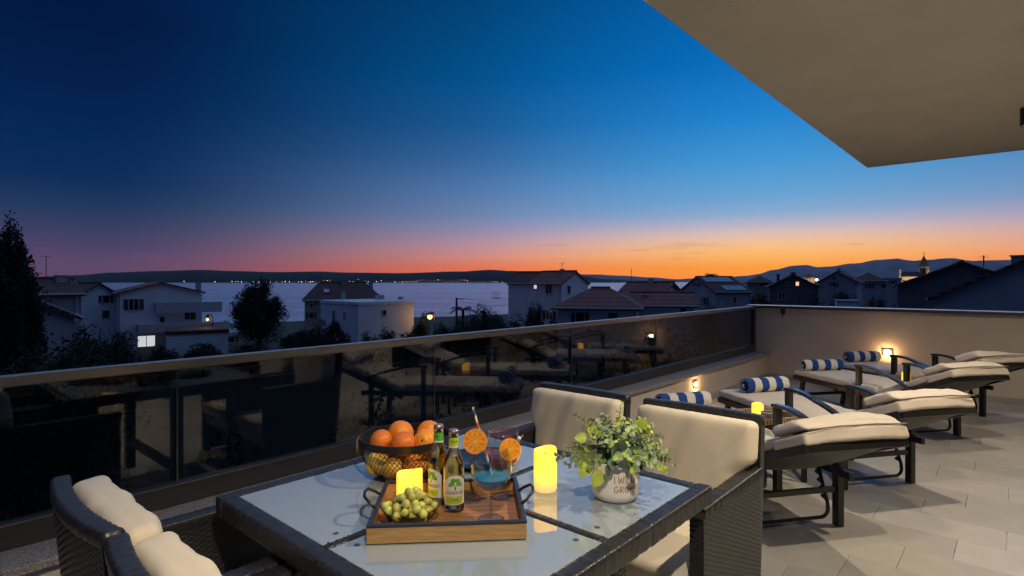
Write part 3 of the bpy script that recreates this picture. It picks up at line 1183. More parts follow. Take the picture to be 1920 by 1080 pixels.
def woven_material():
    m = mat('sling_weave', (0.05, 0.046, 0.042), 0.5, var=0.2, scale=30)
    nt = m.node_tree
    N, L = nt.nodes, nt.links
    b = P(m)
    tc = N.new('ShaderNodeTexCoord')
    ck = N.new('ShaderNodeTexBrick')
    ck.inputs['Scale'].default_value = 34.0
    ck.inputs['Color1'].default_value = (0.11, 0.10, 0.09, 1)
    ck.inputs['Color2'].default_value = (0.07, 0.065, 0.06, 1)
    ck.inputs['Mortar'].default_value = (0.012, 0.011, 0.01, 1)
    ck.inputs['Mortar Size'].default_value = 0.03
    L.new(tc.outputs['Object'], ck.inputs['Vector'])
    L.new(ck.outputs['Color'], b.inputs['Base Color'])
    bp = N.new('ShaderNodeBump')
    bp.inputs['Strength'].default_value = 0.7
    bp.inputs['Distance'].default_value = 0.004
    bp.invert = True
    L.new(ck.outputs['Fac'], bp.inputs['Height'])
    L.new(bp.outputs[0], b.inputs['Normal'])
    return m


woven_bump = woven_material()
lounger = make_lounger()
allkids = {}
for c in bpy.data.objects:
    if c.parent is not None:
        allkids.setdefault(c.parent.name, []).append(c)
legs = [(1.88, 3.28), (2.79, 3.98), (4.066, 5.20), (4.90, 5.92)]
lab = ['sun lounger with ecru folded cushion right behind the rattan armchair',
       'sun lounger with ecru folded cushion, second from the dining chairs',
       'sun lounger with ecru folded cushion, third from the dining chairs',
       'sun lounger standing closest to the taller wall, its cushion in shade']
lg = [lounger] + [make_lounger(s_) for s_ in (1.3, 2.9, 4.1)]
LROT = FACE + LTH                 # local y points to the foot end
cx = Vector((math.cos(LROT), math.sin(LROT), 0))
ly = Vector((-math.sin(LROT), math.cos(LROT), 0))
LC = []
for o, (X, Z), lb, dr in zip(lg, legs, lab, (0, R(0.8), R(-0.6), R(0.5))):
    c = W(X, Z, 0) - cx * 0.28
    LC.append(c)
    o.location = c
    o.rotation_euler = (0, 0, LROT + dr)
    o['label'] = lb
    o['group'] = 'sun loungers in a row'


# rolled striped towels on the foot ends
def towel(i, dx, dy, r_, ln, turn, label, n=6):
    c = LC[i] + cx * dx + ly * dy
    b = MB()
    k = 40
    rings = n * 5
    for a in range(rings + 1):
        x = -ln / 2 + ln * a / rings
        for q in range(k):
            an = 2 * PI * q / k
            rr = r_ * (1 + 0.025 * math.sin(a * 1.7 + q * .5) * (0 < a < rings)) * (1 + 0.10 * (an / (2 * PI)))
            if a in (0, rings):
                rr *= 0.90
            b.v.append((x, rr * math.cos(an + 2.6), r_ * 0.93 + rr * 0.93 * math.sin(an + 2.6)))
    for a in range(rings):
        for q in range(k):
            l = (q + 1) % k
            b.f.append((a * k + q, a * k + l, (a + 1) * k + l, (a + 1) * k + q))
            b.m.append((a // 5 + (i == 2)) % 2)
    # spiral ends
    for s, a in ((-1, 0), (1, rings)):
        for w_ in range(3):
            f0, f1 = 0.98 - w_ * 0.3, 0.78 - w_ * 0.3
            base = len(b.v)
            for q in range(k):
                an = 2 * PI * q / k
                for f_, dxx in ((f0, 0.0), (max(0.02, f1), -s * 0.012)):
                    b.v.append((s * ln / 2 + dxx, r_ * f_ * .9 * math.cos(an), r_ * 0.93 + r_ * .85 * f_ * math.sin(an)))
            for q in range(k):
                l = (q + 1) % k
                b.f.append((base + 2 * q, base + 2 * l, base + 2 * l + 1, base + 2 * q + 1))
                b.m.append((w_ + (s < 0)) % 2)
    o = b.build('rolled_towel', [M_TOWELB, M_TOWELW], None, smooth=True, recalc=True, loc=(c.x, c.y, 0.407))
    o.rotation_euler = (0, 0, LROT + turn)
    tag(o, label, 'towel', 'rolled striped towels')


towel(0, 0.03, 1.31, 0.062, 0.44, R(3), 'blue and white striped rolled towel half hidden behind the armchair back')
towel(1, 0.05, 1.27, 0.066, 0.46, R(6), 'blue and white striped rolled towel on the lounger beside the basket tray with mugs')
towel(2, -0.03, 1.30, 0.062, 0.46, R(-5), 'blue and white striped rolled towel with its white end showing, on the third lounger')
towel(3, 0.0, 1.26, 0.066, 0.44, R(-4), 'blue and white striped rolled towel on the lounger by the taller wall')


# ------------------------------------------------------------------ side tables, basket trays, mugs, candles
def emission_candle():
    m = bpy.data.materials.new('glowing_wax')
    m.use_nodes = True
    nt = m.node_tree
    N, L = nt.nodes, nt.links
    b = P(m)
    b.inputs['Base Color'].default_value = (0.8, 0.62, 0.25, 1)
    b.inputs['Roughness'].default_value = 0.33
    tc = N.new('ShaderNodeTexCoord')
    sp = N.new('ShaderNodeSeparateXYZ')
    L.new(tc.outputs['Generated'], sp.inputs[0])
    cr = N.new('ShaderNodeValToRGB')
    e = cr.color_ramp.elements
    e[0].position, e[0].color = 0.0, (0.75, 0.50, 0.20, 1)
    e[1].position, e[1].color = 1.0, (1.0, 0.44, 0.008, 1)
    for p_, c_ in ((0.10, (0.85, 0.55, 0.16, 1)), (0.22, (1.0, 0.55, 0.06, 1)), (0.6, (1.0, 0.47, 0.02, 1))):
        q = e.new(p_)
        q.color = c_
    L.new(sp.outputs['Z'], cr.inputs[0])
    L.new(cr.outputs[0], b.inputs['Emission Color'])
    mr = N.new('ShaderNodeMapRange')
    mr.inputs['From Max'].default_value = 0.4
    mr.inputs['To Min'].default_value = 0.7
    mr.inputs['To Max'].default_value = 1.75
    L.new(sp.outputs['Z'], mr.inputs['Value'])
    L.new(mr.outputs[0], b.inputs['Emission Strength'])
    return m


M_CANDLE = emission_candle()


def candle(loc, r_, h, label, seed=0.0):
    def fn(rr, z, a):
        if z > h * 0.9:
            z += 0.006 * math.sin(a * 1.0 + seed) + 0.004 * math.sin(2 * a + 1.3 + seed)
        return rr, z
    o = MB().lathe([(0, 0.0), (r_ * 0.94, 0.0), (r_, 0.005), (r_, h * 0.5), (r_, h - 0.006), (r_ * 0.97, h), (r_ * 0.86, h + 0.001), (r_ * 0.80, h - 0.008), (r_ * 0.72, h - 0.022), (0, h - 0.024)], 40, fn=fn)
    root = o.build('led_candle', M_CANDLE, None, smooth=True, loc=loc, auto=60)
    tag(root, label, 'candle', 'glowing yellow candles')
    MB().tube([(0, 0, h - 0.026), (0.001, 0, h - 0.016), (0.003, 0.001, h - 0.008)], 0.0016, 6).build('wick', M_BLACK, root)
    return root


M_BASKET = mat('pale_wicker', (0.42, 0.30, 0.16), 0.7, var=0.25, scale=30)
M_MUG = mat('grey_enamel', (0.16, 0.16, 0.16), 0.3, var=0.08)


def side_table(c, rz, h, label):
    t = thing('side_table', label, 'table', (c.x, c.y, 0), rz, 'small black side tables between loungers')
    MB().box(-0.18, 0.18, -0.19, 0.19, h - 0.022, h).build('table_top', M_BLACK, t, bevel=0.004)
    for sx in (-1, 1):
        for sy in (-1, 1):
            MB().box(sx * 0.16 - 0.014, sx * 0.16 + 0.014, sy * 0.17 - 0.014, sy * 0.17 + 0.014, 0, h - 0.022).build('leg', M_BLACK, t, bevel=0.002)
    return t


def basket_tray(c, rz, h, label, sx=0.165, sy=0.155):
    t = thing('basket_tray', label, 'tray', (c.x, c.y, h + 0.001), rz, 'wicker basket trays on the side tables')
    MB().box(-sx, sx, -sy, sy, 0.0, 0.008).build('base', M_BLACK, t)
    for (a, b_) in (((-sx, -sy), (sx, -sy)), ((sx, -sy), (sx, sy)), ((sx, sy), (-sx, sy)), ((-sx, sy), (-sx, -sy))):
        n = 15
        side = MB()
        side.bar((a[0], a[1], 0.052), (b_[0], b_[1], 0.052), 0.008, 0.008)
        s_ = side.build('side', M_BASKET, t)
        for i in range(n):
            q = (i + 0.5) / n
            x, y = a[0] + (b_[0] - a[0]) * q, a[1] + (b_[1] - a[1]) * q
            MB().box(x - 0.0055, x + 0.0055, y - 0.004, y + 0.004, 0.008, 0.05).build('slat', M_BASKET, s_)
    return t


def mug(loc, rz, label):
    t = thing('enamel_mug', label, 'mug', loc, rz, 'mugs on the basket tray')
    MB().lathe([(0, 0), (0.036, 0), (0.04, 0.004), (0.041, 0.078), (0.0425, 0.082), (0.039, 0.082), (0.038, 0.008), (0, 0.006)], 28).build('cup', M_MUG, t, smooth=True, auto=50)
    MB().lathe([(0.0428, 0.0795), (0.0438, 0.0815), (0.0428, 0.0835), (0.0395, 0.0835), (0.0395, 0.0795)], 28).build('rim', M_WHITE, t, smooth=True)
    MB().tube([(0.040, 0, 0.066), (0.056, 0, 0.066), (0.066, 0, 0.05), (0.064, 0, 0.03), (0.052, 0, 0.016), (0.040, 0, 0.016)], 0.0045, 8, flat=1.6).build('handle', M_MUG, t, smooth=True)


S1 = W(1.855, 4.12)
side_table(S1, LROT, 0.40, 'small black side table between the first and second loungers')
basket_tray(S1, LROT, 0.40, 'wicker basket tray holding mugs and a candle')
candle((*W(1.77, 4.10).xy, 0.412), 0.040, 0.112, 'glowing yellow candle standing beside the mugs in the basket tray', 0.5)
mug((*W(1.79, 3.99).xy, 0.411), FACE + 0.3, 'grey enamel mug with its handle out, next to the candle')
mug((*W(1.95, 4.05).xy, 0.411), FACE + 1.2, 'grey enamel mug partly hidden by the lounger armrest')
S2 = W(4.06, 6.02)
side_table(S2, LROT, 0.33, 'small black side table between the third and fourth loungers')
basket_tray(S2, LROT, 0.33, 'wicker basket tray between the two loungers near the taller wall')
candle((*W(4.10, 5.92).xy, 0.342), 0.039, 0.115, 'glowing yellow candle between the third and fourth loungers', 1.7)
# ------------------------------------------------------------------ things on the dining table
TT = TH - 0.003                   # top of the glass panes
TRZ = FACE + R(4.2)
TRC = W(-0.178, 1.627, TT + 0.003)
tray = thing('serving_tray', 'wooden serving tray with dark rim and black side handles', 'tray', TRC, TRZ)
tx, ty, tz = 0.205, 0.165, 0.046
MB().box(-tx + 0.0105, tx - 0.0105, -ty + 0.0105, ty - 0.0105, 0.0, 0.008).build('base', M_WOODS, tray)
ns = 12
for i in range(ns):
    y0 = -ty + 0.011 + (2 * ty - 0.022) * i / ns
    MB().box(-tx + 0.011, tx - 0.011, y0 + 0.0008, y0 + (2 * ty - 0.022) / ns - 0.0008, 0.0085, 0.0125).build('slat', M_WOODS, tray, bevel=0.001)
for s in (-1, 1):
    MB().box(-tx, tx, *sorted((s * ty, s * (ty - 0.01))), 0.0, tz - 0.006).build('side', M_WOOD, tray, bevel=0.001)
    MB().box(*sorted((s * tx, s * (tx - 0.01))), -ty + 0.0105, ty - 0.0105, 0.0, tz - 0.006).build('side', M_WOOD, tray, bevel=0.001)
    MB().box(-tx - 0.001, tx + 0.001, *sorted((s * (ty + 0.001), s * (ty - 0.0115))), tz - 0.0058, tz + 0.002).build('rim', M_NAVY, tray, bevel=0.0015)
    MB().box(*sorted((s * (tx + 0.001), s * (tx - 0.0115))), -ty + 0.012, ty - 0.012, tz - 0.0058, tz + 0.002).build('rim', M_NAVY, tray, bevel=0.0015)
    hp = [(s * (tx - 0.004), -0.05, tz + 0.0), (s * (tx + 0.012), -0.045, tz + 0.012), (s * (tx + 0.03), -0.03, tz + 0.026), (s * (tx + 0.034), 0.0, tz + 0.029), (s * (tx + 0.03), 0.03, tz + 0.026), (s * (tx + 0.012), 0.045, tz + 0.012), (s * (tx - 0.004), 0.05, tz + 0.0)]
    MB().tube(hp, 0.0042, 8).build('handle', M_BLACK, tray, smooth=True)
TRAY_Z = TRC.z + 0.0135

candle((*W(-0.300, 1.665).xy, TRAY_Z), 0.0375, 0.098, 'glowing yellow candle on the wooden tray behind the grapes', 2.4)
candle((*W(0.1075, 1.835).xy, TT + 0.0005), 0.0372, 0.128, 'taller glowing yellow candle standing on the glass table top', 0.9)

# wire fruit basket
BC = W(-0.372, 1.985, TT + 0.001)
M_WIRE = mat('black_wire', (0.012, 0.012, 0.012), 0.4, var=0.1)
bk = thing('fruit_basket', 'round black wire mesh basket full of oranges', 'basket', BC, FACE)
prof = [(0.085, 0.002), (0.105, 0.012), (0.128, 0.035), (0.142, 0.065), (0.150, 0.098), (0.153, 0.122)]


def bowl_r(z):
    for (r0, z0), (r1, z1) in zip(prof, prof[1:]):
        if z0 <= z <= z1:
            return r0 + (r1 - r0) * (z - z0) / (z1 - z0)
    return prof[-1][0] if z > 0.1 else prof[0][0]


wm = MB()
nw = 58
for sgn in (-1, 1):
    for k in range(nw):
        pts = []
        for i in range(13):
            z = 0.002 + 0.118 * i / 12
            a = 2 * PI * k / nw + sgn * 0.62 * i / 12
            rr = bowl_r(z)
            pts.append((rr * math.cos(a), rr * math.sin(a), z))
        wm.tube(pts, 0.0011, 3, cap=False)
tag(wm.build('wire_mesh', M_WIRE, bk, recalc=False), kind='stuff')
MB().lathe([(0.151, 0.114), (0.1555, 0.114), (0.1565, 0.138), (0.1535, 0.138), (0.151, 0.114)], 64).build('rim_band', M_WIRE, bk, smooth=True, auto=40)
MB().lathe([(0.0, 0.0), (0.086, 0.0), (0.087, 0.004), (0.0, 0.004)], 48).build('base_plate', M_WIRE, bk)
MB().tube([(-0.157, -0.004, 0.132), (-0.168, 0, 0.118), (-0.170, 0.004, 0.09), (-0.165, 0.006, 0.065)], 0.004, 6).build('handle_cord', mat('cord', (0.35, 0.25, 0.16), 0.9), bk, smooth=True)

r5 = random.Random(21)
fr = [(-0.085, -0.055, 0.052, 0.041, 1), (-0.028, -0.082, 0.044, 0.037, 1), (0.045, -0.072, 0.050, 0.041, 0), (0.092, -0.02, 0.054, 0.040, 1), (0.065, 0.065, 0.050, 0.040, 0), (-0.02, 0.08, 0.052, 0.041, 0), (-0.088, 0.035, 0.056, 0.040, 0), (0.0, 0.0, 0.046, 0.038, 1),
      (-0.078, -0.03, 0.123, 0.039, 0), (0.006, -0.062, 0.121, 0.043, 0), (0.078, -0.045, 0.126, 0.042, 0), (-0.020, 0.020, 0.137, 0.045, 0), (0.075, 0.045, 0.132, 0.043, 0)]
olab = ['resting at the bottom by the tray corner', 'resting at the bottom facing the table candle', 'resting low behind the tray candle', 'resting low next to the bottles', 'lying at the far bottom of the heap', 'lying at the bottom toward the balustrade', 'lying low beside the basket handle cord', 'buried in the middle of the heap',
        'on top nearest the handle cord', 'on top against the front rim', 'on top next to the bottle necks', 'the highest of the heap', 'on top at the back beside the bottle necks']
fm = {}
for i, (x, y, z, rr, yl) in enumerate(fr):
    b = MB()
    b.lathe([(rr * math.sin(PI * k / 14) * (1 if 0 < k < 14 else 0), -rr * 0.95 * math.cos(PI * k / 14) - (0.003 if k == 14 else 0) * 1.0) for k in range(15)], 24)
    o = b.build('orange', M_ORANGE_GLOW if yl else M_ORANGE, None, smooth=True)
    p = Matrix.Rotation(FACE, 3, 'Z') @ Vector((x, y, z))
    o.location = BC + p
    o.rotation_euler = (r5.uniform(-1.2, 1.2), r5.uniform(-1.2, 1.2), r5.uniform(0, 6))
    tag(o, ('orange with painted yellow candle glow ' if yl else 'ripe orange ') + 'in the wire basket, ' + olab[i], 'orange', 'oranges in the wire basket')
    MB().lathe([(0, rr * 0.955), (0.004, rr * 0.955), (0.003, rr * 0.975), (0, rr * 0.98)], 8).build('stalk', mat('stalk', (0.10, 0.09, 0.03), 0.8), o)

# black plate behind the bottles
pl = MB().lathe([(0, 0.0), (0.085, 0.0), (0.095, 0.004), (0.128, 0.020), (0.130, 0.023), (0.126, 0.023), (0.094, 0.008), (0, 0.006)], 56)
plate = pl.build('dinner_plate', mat('black_glaze', (0.015, 0.017, 0.02), 0.12, var=0.1), None, smooth=True, auto=60, loc=W(-0.11, 2.10, TT + 0.001))
tag(plate, 'shallow black glazed plate on the far side of the tray', 'plate')

# grapes in a black bowl
GB = W(-0.279, 1.553, TRAY_Z)
M_GRAPE = mat('green_grape', (0.52, 0.52, 0.13), 0.2, var=0.2, scale=14)
vary(M_GRAPE, 0.8, 1.15, 0.025)
P(M_GRAPE).inputs['Subsurface Weight'].default_value = 0.4
P(M_GRAPE).inputs['Subsurface Radius'].default_value = (0.012, 0.012, 0.004)
P(M_GRAPE).inputs['Subsurface Scale'].default_value = 0.6
gbw = MB().lathe([(0, 0.0), (0.042, 0.0), (0.062, 0.012), (0.080, 0.034), (0.083, 0.036), (0.079, 0.036), (0.060, 0.016), (0, 0.006)], 44,
                 fn=lambda r_, z, a: (r_ * (1 - 0.20 * abs(math.sin(a))) * (1 + 0.05 * (max(0, math.cos(a)) ** 8)), z + (0.010 * abs(math.cos(a)) ** 3 if z > 0.03 else 0)))
o = gbw.build('snack_bowl', mat('black_bowl', (0.014, 0.013, 0.013), 0.2), None, smooth=True, auto=60, loc=GB)
o.rotation_euler = (0, 0, FACE + R(8))
tag(o, 'black oval boat-shaped bowl at the tray corner holding grapes', 'bowl')
gr = thing('grape_bunch', 'bunch of green grapes heaped in the black bowl', 'grapes', GB + Vector((0, 0, 0.010)), FACE + R(8))
gs = MB().lathe([(max(0.0, math.sin(PI * k / 10)), -math.cos(PI * k / 10)) for k in range(11)], 16)
gme = None
placed = []
tries = 0
while len(placed) < 52 and tries < 9000:
    tries += 1
    rr = r5.uniform(0.0105, 0.0128)
    a = r5.uniform(0, 2 * PI)
    q = math.sqrt(r5.random())
    x, y = 0.074 * q * math.cos(a), 0.056 * q * math.sin(a)
    zt = 0.017 + 0.046 * max(0, 1 - (x / 0.085) ** 2 - (y / 0.065) ** 2) + 0.010 * math.sin(x * 60 + 1)
    for z in (zt, zt - 0.016, zt - 0.03):
        if z < 0.006:
            continue
        if (x / 0.078) ** 2 + (y / 0.06) ** 2 > (0.6 + z * 16) ** 2:
            continue
        if all((x - p[0]) ** 2 + (y - p[1]) ** 2 + (z - p[2]) ** 2 > (0.86 * (rr + p[3])) ** 2 for p in placed):
            placed.append((x, y, z, rr))
            break
for (x, y, z, rr) in placed:
    if gme is None:
        g = gs.build('grape', M_GRAPE, gr, smooth=True)
        gme = g.data
    else:
        g = bpy.data.objects.new('grape', gme)
        COL.objects.link(g)
        g.parent = gr
    g.location = (x, y, z)
    g.scale = (rr, rr, rr * 1.12)
    g.rotation_euler = (r5.uniform(-1, 1), r5.uniform(-1, 1), 0)
MB().tube([(-0.02, 0.0, 0.05), (0.0, 0.012, 0.058), (0.03, 0.01, 0.045)], 0.0016, 6).build('stem', mat('grape_stem', (0.16, 0.12, 0.04), 0.8), gr)

# cider bottles
M_BOTTLE = clear_glass('bottle_glass', (0.97, 0.92, 0.74), 0.0, 1.40)
M_CIDER = clear_glass('golden_cider', (0.96, 0.76, 0.34), 0.0, 1.33)
M_LABELW = mat('label_paper', (0.66, 0.66, 0.60), 0.5, var=0.03)
M_LIME = mat('label_lime', (0.42, 0.52, 0.03), 0.5, var=0.05)
M_GREEN = mat('label_green', (0.10, 0.36, 0.02), 0.5, var=0.05)
M_INK = mat('label_ink', (0.02, 0.03, 0.04), 0.5)
M_FOIL = mat('bottle_cap_metal', (0.50, 0.40, 0.34), 0.3, metal=0.85, var=0.1)


def bottle_r(z):
    pr = [(0.0, 0.029), (0.004, 0.0305), (0.120, 0.0305), (0.135, 0.0285), (0.150, 0.0235), (0.165, 0.0175), (0.180, 0.0145), (0.222, 0.0130)]
    for (z0, r0), (z1, r1) in zip(pr, pr[1:]):
        if z0 <= z <= z1:
            return r0 + (r1 - r0) * (z - z0) / (z1 - z0)
    return 0.013


def patch(mb, z0, z1, a0, a1, off, na=18, nz=4, edge=None):
    def fn(s, q):
        a = a0 + (a1 - a0) * s
        zz1 = z1 if edge is None else edge(s)
        z = z0 + (zz1 - z0) * q
        r_ = bottle_r(z) + off
        return (r_ * math.sin(a), -r_ * math.cos(a), z)
    mb.grid(fn, na, nz)
    return mb


def text_shape(txt, size):
    cu = bpy.data.curves.new('lettering', 'FONT')
    cu.body = txt
    cu.size = size
    cu.align_x = 'CENTER'
    cu.resolution_u = 2
    ob = bpy.data.objects.new('lettering', cu)
    COL.objects.link(ob)
    bpy.context.view_layer.update()
    me = ob.to_mesh()
    v = [(p.co.x, p.co.y) for p in me.vertices]
    f = [tuple(p.vertices) for p in me.polygons]
    ob.to_mesh_clear()
    bpy.data.objects.remove(ob)
    bpy.data.curves.remove(cu)
    return v, f


def wrap_text(txt, size, zc, rad, off, stretch=1.0, bold=1.0):
    v, f = text_shape(txt, size)
    mb = MB()
    mb.add([((rad(zc + y) + off) * math.sin(x * stretch / rad(zc)), -(rad(zc + y) + off) * math.cos(x * stretch / rad(zc)), zc + y) for x, y in v], f)
    return mb


def bottle(loc, rz, label, cap_green):
    t = thing('cider_bottle', label, 'bottle', loc, rz, 'cider bottles on the tray')
    zs = [0.0, 0.002, 0.006, 0.03, 0.07, 0.118, 0.124, 0.13, 0.136, 0.143, 0.15, 0.158, 0.166, 0.174, 0.182, 0.2, 0.214, 0.216, 0.22, 0.223]
    pro = [(0, 0.0)] + [(bottle_r(z) + (0.0015 if 0.2145 < z < 0.2215 else 0), z) for z in zs]
    inner = [(bottle_r(z) - 0.0022, z) for z in reversed(zs[2:-1])] + [(0, 0.006)]
    gl = MB().lathe(pro + [(0.0105, 0.2235)] + inner, 40).build('glass', M_BOTTLE, t, smooth=True)
    lq = [(0, 0.0065)] + [(bottle_r(z) - 0.0026, z) for z in zs[2:] if z < 0.171] + [(bottle_r(0.172) - 0.0026, 0.172), (0, 0.172)]
    MB().lathe(lq, 36).build('cider', M_CIDER, t, smooth=True)
    MB().lathe([(0.0, 0.2295), (0.0125, 0.2295), (0.0142, 0.227), (0.0150, 0.2195), (0.0138, 0.2195), (0.013, 0.224), (0, 0.2245)], 42,
               fn=lambda r_, z, a: (r_ * (1 + (0.03 * math.cos(21 * a) if z < 0.222 and r_ > 0.0135 else 0)), z)).build('crown_cap', M_FOIL, t, smooth=True)
    lb = patch(MB(), 0.022, 0.10, R(-62), R(62), 0.0004, edge=lambda s: 0.086 + 0.020 * math.sin(PI * s) ** 0.7).build('label_sheet', M_LABELW, t, smooth=True, recalc=False)
    patch(MB(), 0.026, 0.046, R(-52), R(40), 0.0007, nz=2).build('lime_field', M_LIME, lb, smooth=True, recalc=False)
    # little tree emblem
    tr = MB()
    for (ex, ez, er) in ((0, 0.084, 0.011), (-0.010, 0.081, 0.008), (0.010, 0.081, 0.008), (-0.005, 0.091, 0.008), (0.006, 0.091, 0.007), (-0.015, 0.0775, 0.005), (0.015, 0.0775, 0.005)):
        vs = [((bottle_r(ez) + 0.0009) * math.sin((ex + er * math.cos(a)) / 0.0305), -(bottle_r(ez) + 0.0009) * math.cos((ex + er * math.cos(a)) / 0.0305), ez + er * 0.8 * math.sin(a)) for a in [2 * PI * k / 12 for k in range(12)]]
        tr.add(vs, [tuple(range(12))])
    tr.build('tree_emblem', M_GREEN, lb, recalc=False)
    patch(MB(), 0.064, 0.074, R(-3), R(3), 0.0009, na=2, nz=1).build('tree_trunk', M_INK, lb, recalc=False)
    wrap_text('SOMERSBY', 0.0132, 0.052, bottle_r, 0.001, 0.86).build('lettering', M_INK, lb, recalc=False)
    wrap_text('PEAR', 0.0085, 0.034, bottle_r, 0.0011, 1.0).build('lettering', M_INK, lb, recalc=False)
    nk = patch(MB(), 0.184, 0.208, R(-180), R(180), 0.0004, na=36).build('neck_label', M_GREEN if cap_green else M_LIME, t, smooth=True, recalc=False)
    patch(MB(), 0.1795, 0.1838, R(-180), R(180), 0.0005, na=36, nz=1).build('neck_band', M_LABELW, nk, smooth=True, recalc=False)
    patch(MB(), 0.157, 0.179, R(-30), R(30), 0.0004, na=8).build('neck_tab', M_STEEL, nk, smooth=True, recalc=False)
    wrap_text('PEAR', 0.0085, 0.194, bottle_r, 0.0009, 1.0).build('lettering', M_INK, nk, recalc=False)
    return t


bottle(W(-0.168, 1.640, TRAY_Z), FACE + R(14), 'cider bottle with lime neck label, its white pear label facing out', False)
bottle(W(-0.2185, 1.695, TRAY_Z), FACE - R(38), 'cider bottle with green neck label, standing between the candle and the other bottle', True)


# cocktail glasses
M_DRINKW = pane_glass('drinking_glass', (0.90, 0.93, 0.95), 2.0, 0.01)
def glass(loc, rz, label, liq_mat, level, liq_label, rim_sugar):
    t = thing('cocktail_glass', label, 'glass', loc, rz, 'balloon cocktail glasses')
    flute = lambda r_, z, a: (r_ * (1 + (0.022 * math.cos(20 * a + z * 90) if 0.095 < z < 0.17 else 0)), z)
    out = [(0, 0.0), (0.036, 0.0), (0.0365, 0.0015), (0.02, 0.0035), (0.006, 0.007), (0.0040, 0.013), (0.0036, 0.05), (0.0042, 0.072), (0.009, 0.0785), (0.024, 0.085), (0.040, 0.097), (0.051, 0.113), (0.0565, 0.132), (0.0575, 0.150), (0.055, 0.170), (0.0505, 0.190), (0.0475, 0.200)]
    inn = [(0.0463, 0.200), (0.0493, 0.190), (0.0538, 0.170), (0.0562, 0.150), (0.0552, 0.132), (0.0497, 0.114), (0.0387, 0.0988), (0.0230, 0.0872), (0.009, 0.0815), (0, 0.0805)]
    MB().lathe(out + inn, 72, fn=flute).build('bowl', M_DRINKW, t, smooth=True)
    lp = [(0, 0.0812)] + [(r_ - 0.0007, z) for r_, z in reversed(inn) if z < level and r_ > 0] 
    rl = lp[-1][0] + (0.0015 if level < 0.14 else 0)
    MB().lathe([(r_ * 0.985, z) for r_, z in lp] + [(rl, level), (0, level)], 60, fn=flute).build('drink', liq_mat, t, smooth=True, auto=50)
    if rim_sugar:
        b = MB()
        for k in range(90):
            a = 2 * PI * k / 90
            s = r5.uniform(0.0012, 0.0026)
            rr = 0.0475 + r5.uniform(-0.001, 0.001)
            z = 0.200 + r5.uniform(-0.006, 0.002)
            b.add([(rr * math.cos(a) + p[0] * s, rr * math.sin(a) + p[1] * s, z + p[2] * s) for p in ico], icf)
        tag(b.build('sugar_rim', mat('purple_sugar', (0.05, 0.02, 0.06), 0.5, var=0.6, scale=300), t), kind='stuff')
    return t


def liquid(name, col, rough=0.02):
    m = clear_glass(name, col, rough, 1.33)
    P(m).inputs['Transmission Weight'].default_value = 0.5
    return m


G1 = W(-0.058, 1.572, TRAY_Z)
G2 = W(-0.030, 1.735, TRAY_Z)
glass(G1, FACE, 'balloon glass of blue drink with two orange slices on its rim', liquid('blue_curacao', (0.03, 0.58, 0.92)), 0.118, '', False)
glass(G2, FACE, 'balloon glass of pink drink with a dark sugared rim', liquid('pink_drink', (0.85, 0.10, 0.13)), 0.13, '', True)


def straw(p0, p1, cols, label):
    b = MB()
    p0, p1 = Vector(p0), Vector(p1)
    n = 96
    t = (p1 - p0).normalized()
    s = t.cross(Vector((0, 0, 1))).normalized()
    q = s.cross(t)
    m_ = 12
    for i in range(n + 1):
        p = p0.lerp(p1, i / n)
        for k in range(m_):
            a = 2 * PI * k / m_
            b.v.append(tuple(p + s * 0.0033 * math.cos(a) + q * 0.0033 * math.sin(a)))
    for i in range(n):
        for k in range(m_):
            l = (k + 1) % m_
            b.f.append((i * m_ + k, i * m_ + l, (i + 1) * m_ + l, (i + 1) * m_ + k))
            ph = ((i + k * 0.66) / 8.0) % 4
            b.m.append([0, 1, 0, 2][int(ph)])
    o = b.build('paper_straw', cols, None, smooth=True)
    tag(o, label, 'straw', 'striped paper straws')


M_SW = mat('straw_white', (0.68, 0.64, 0.56), 0.7, var=0.03)
M_SO = mat('straw_orange', (0.55, 0.10, 0.02), 0.7, var=0.05)
M_SG = mat('straw_green', (0.02, 0.12, 0.10), 0.7, var=0.05)


def rel(g, dx, dz, z):
    """dx to the right, dz away, z up from g"""
    return (g.x + dx * SA + dz * CA, g.y - dx * CA + dz * SA, g.z + z)


straw(rel(G1, 0.012, 0.002, 0.088), rel(G1, -0.052, 0.026, 0.302), [M_SW, M_SO, M_SG], 'tall striped paper straw leaning left out of the blue drink')
straw(rel(G2, -0.016, -0.006, 0.092), rel(G2, 0.062, -0.020, 0.192), [M_SW, M_SO, M_SG], 'striped paper straw sloping right out of the pink drink')


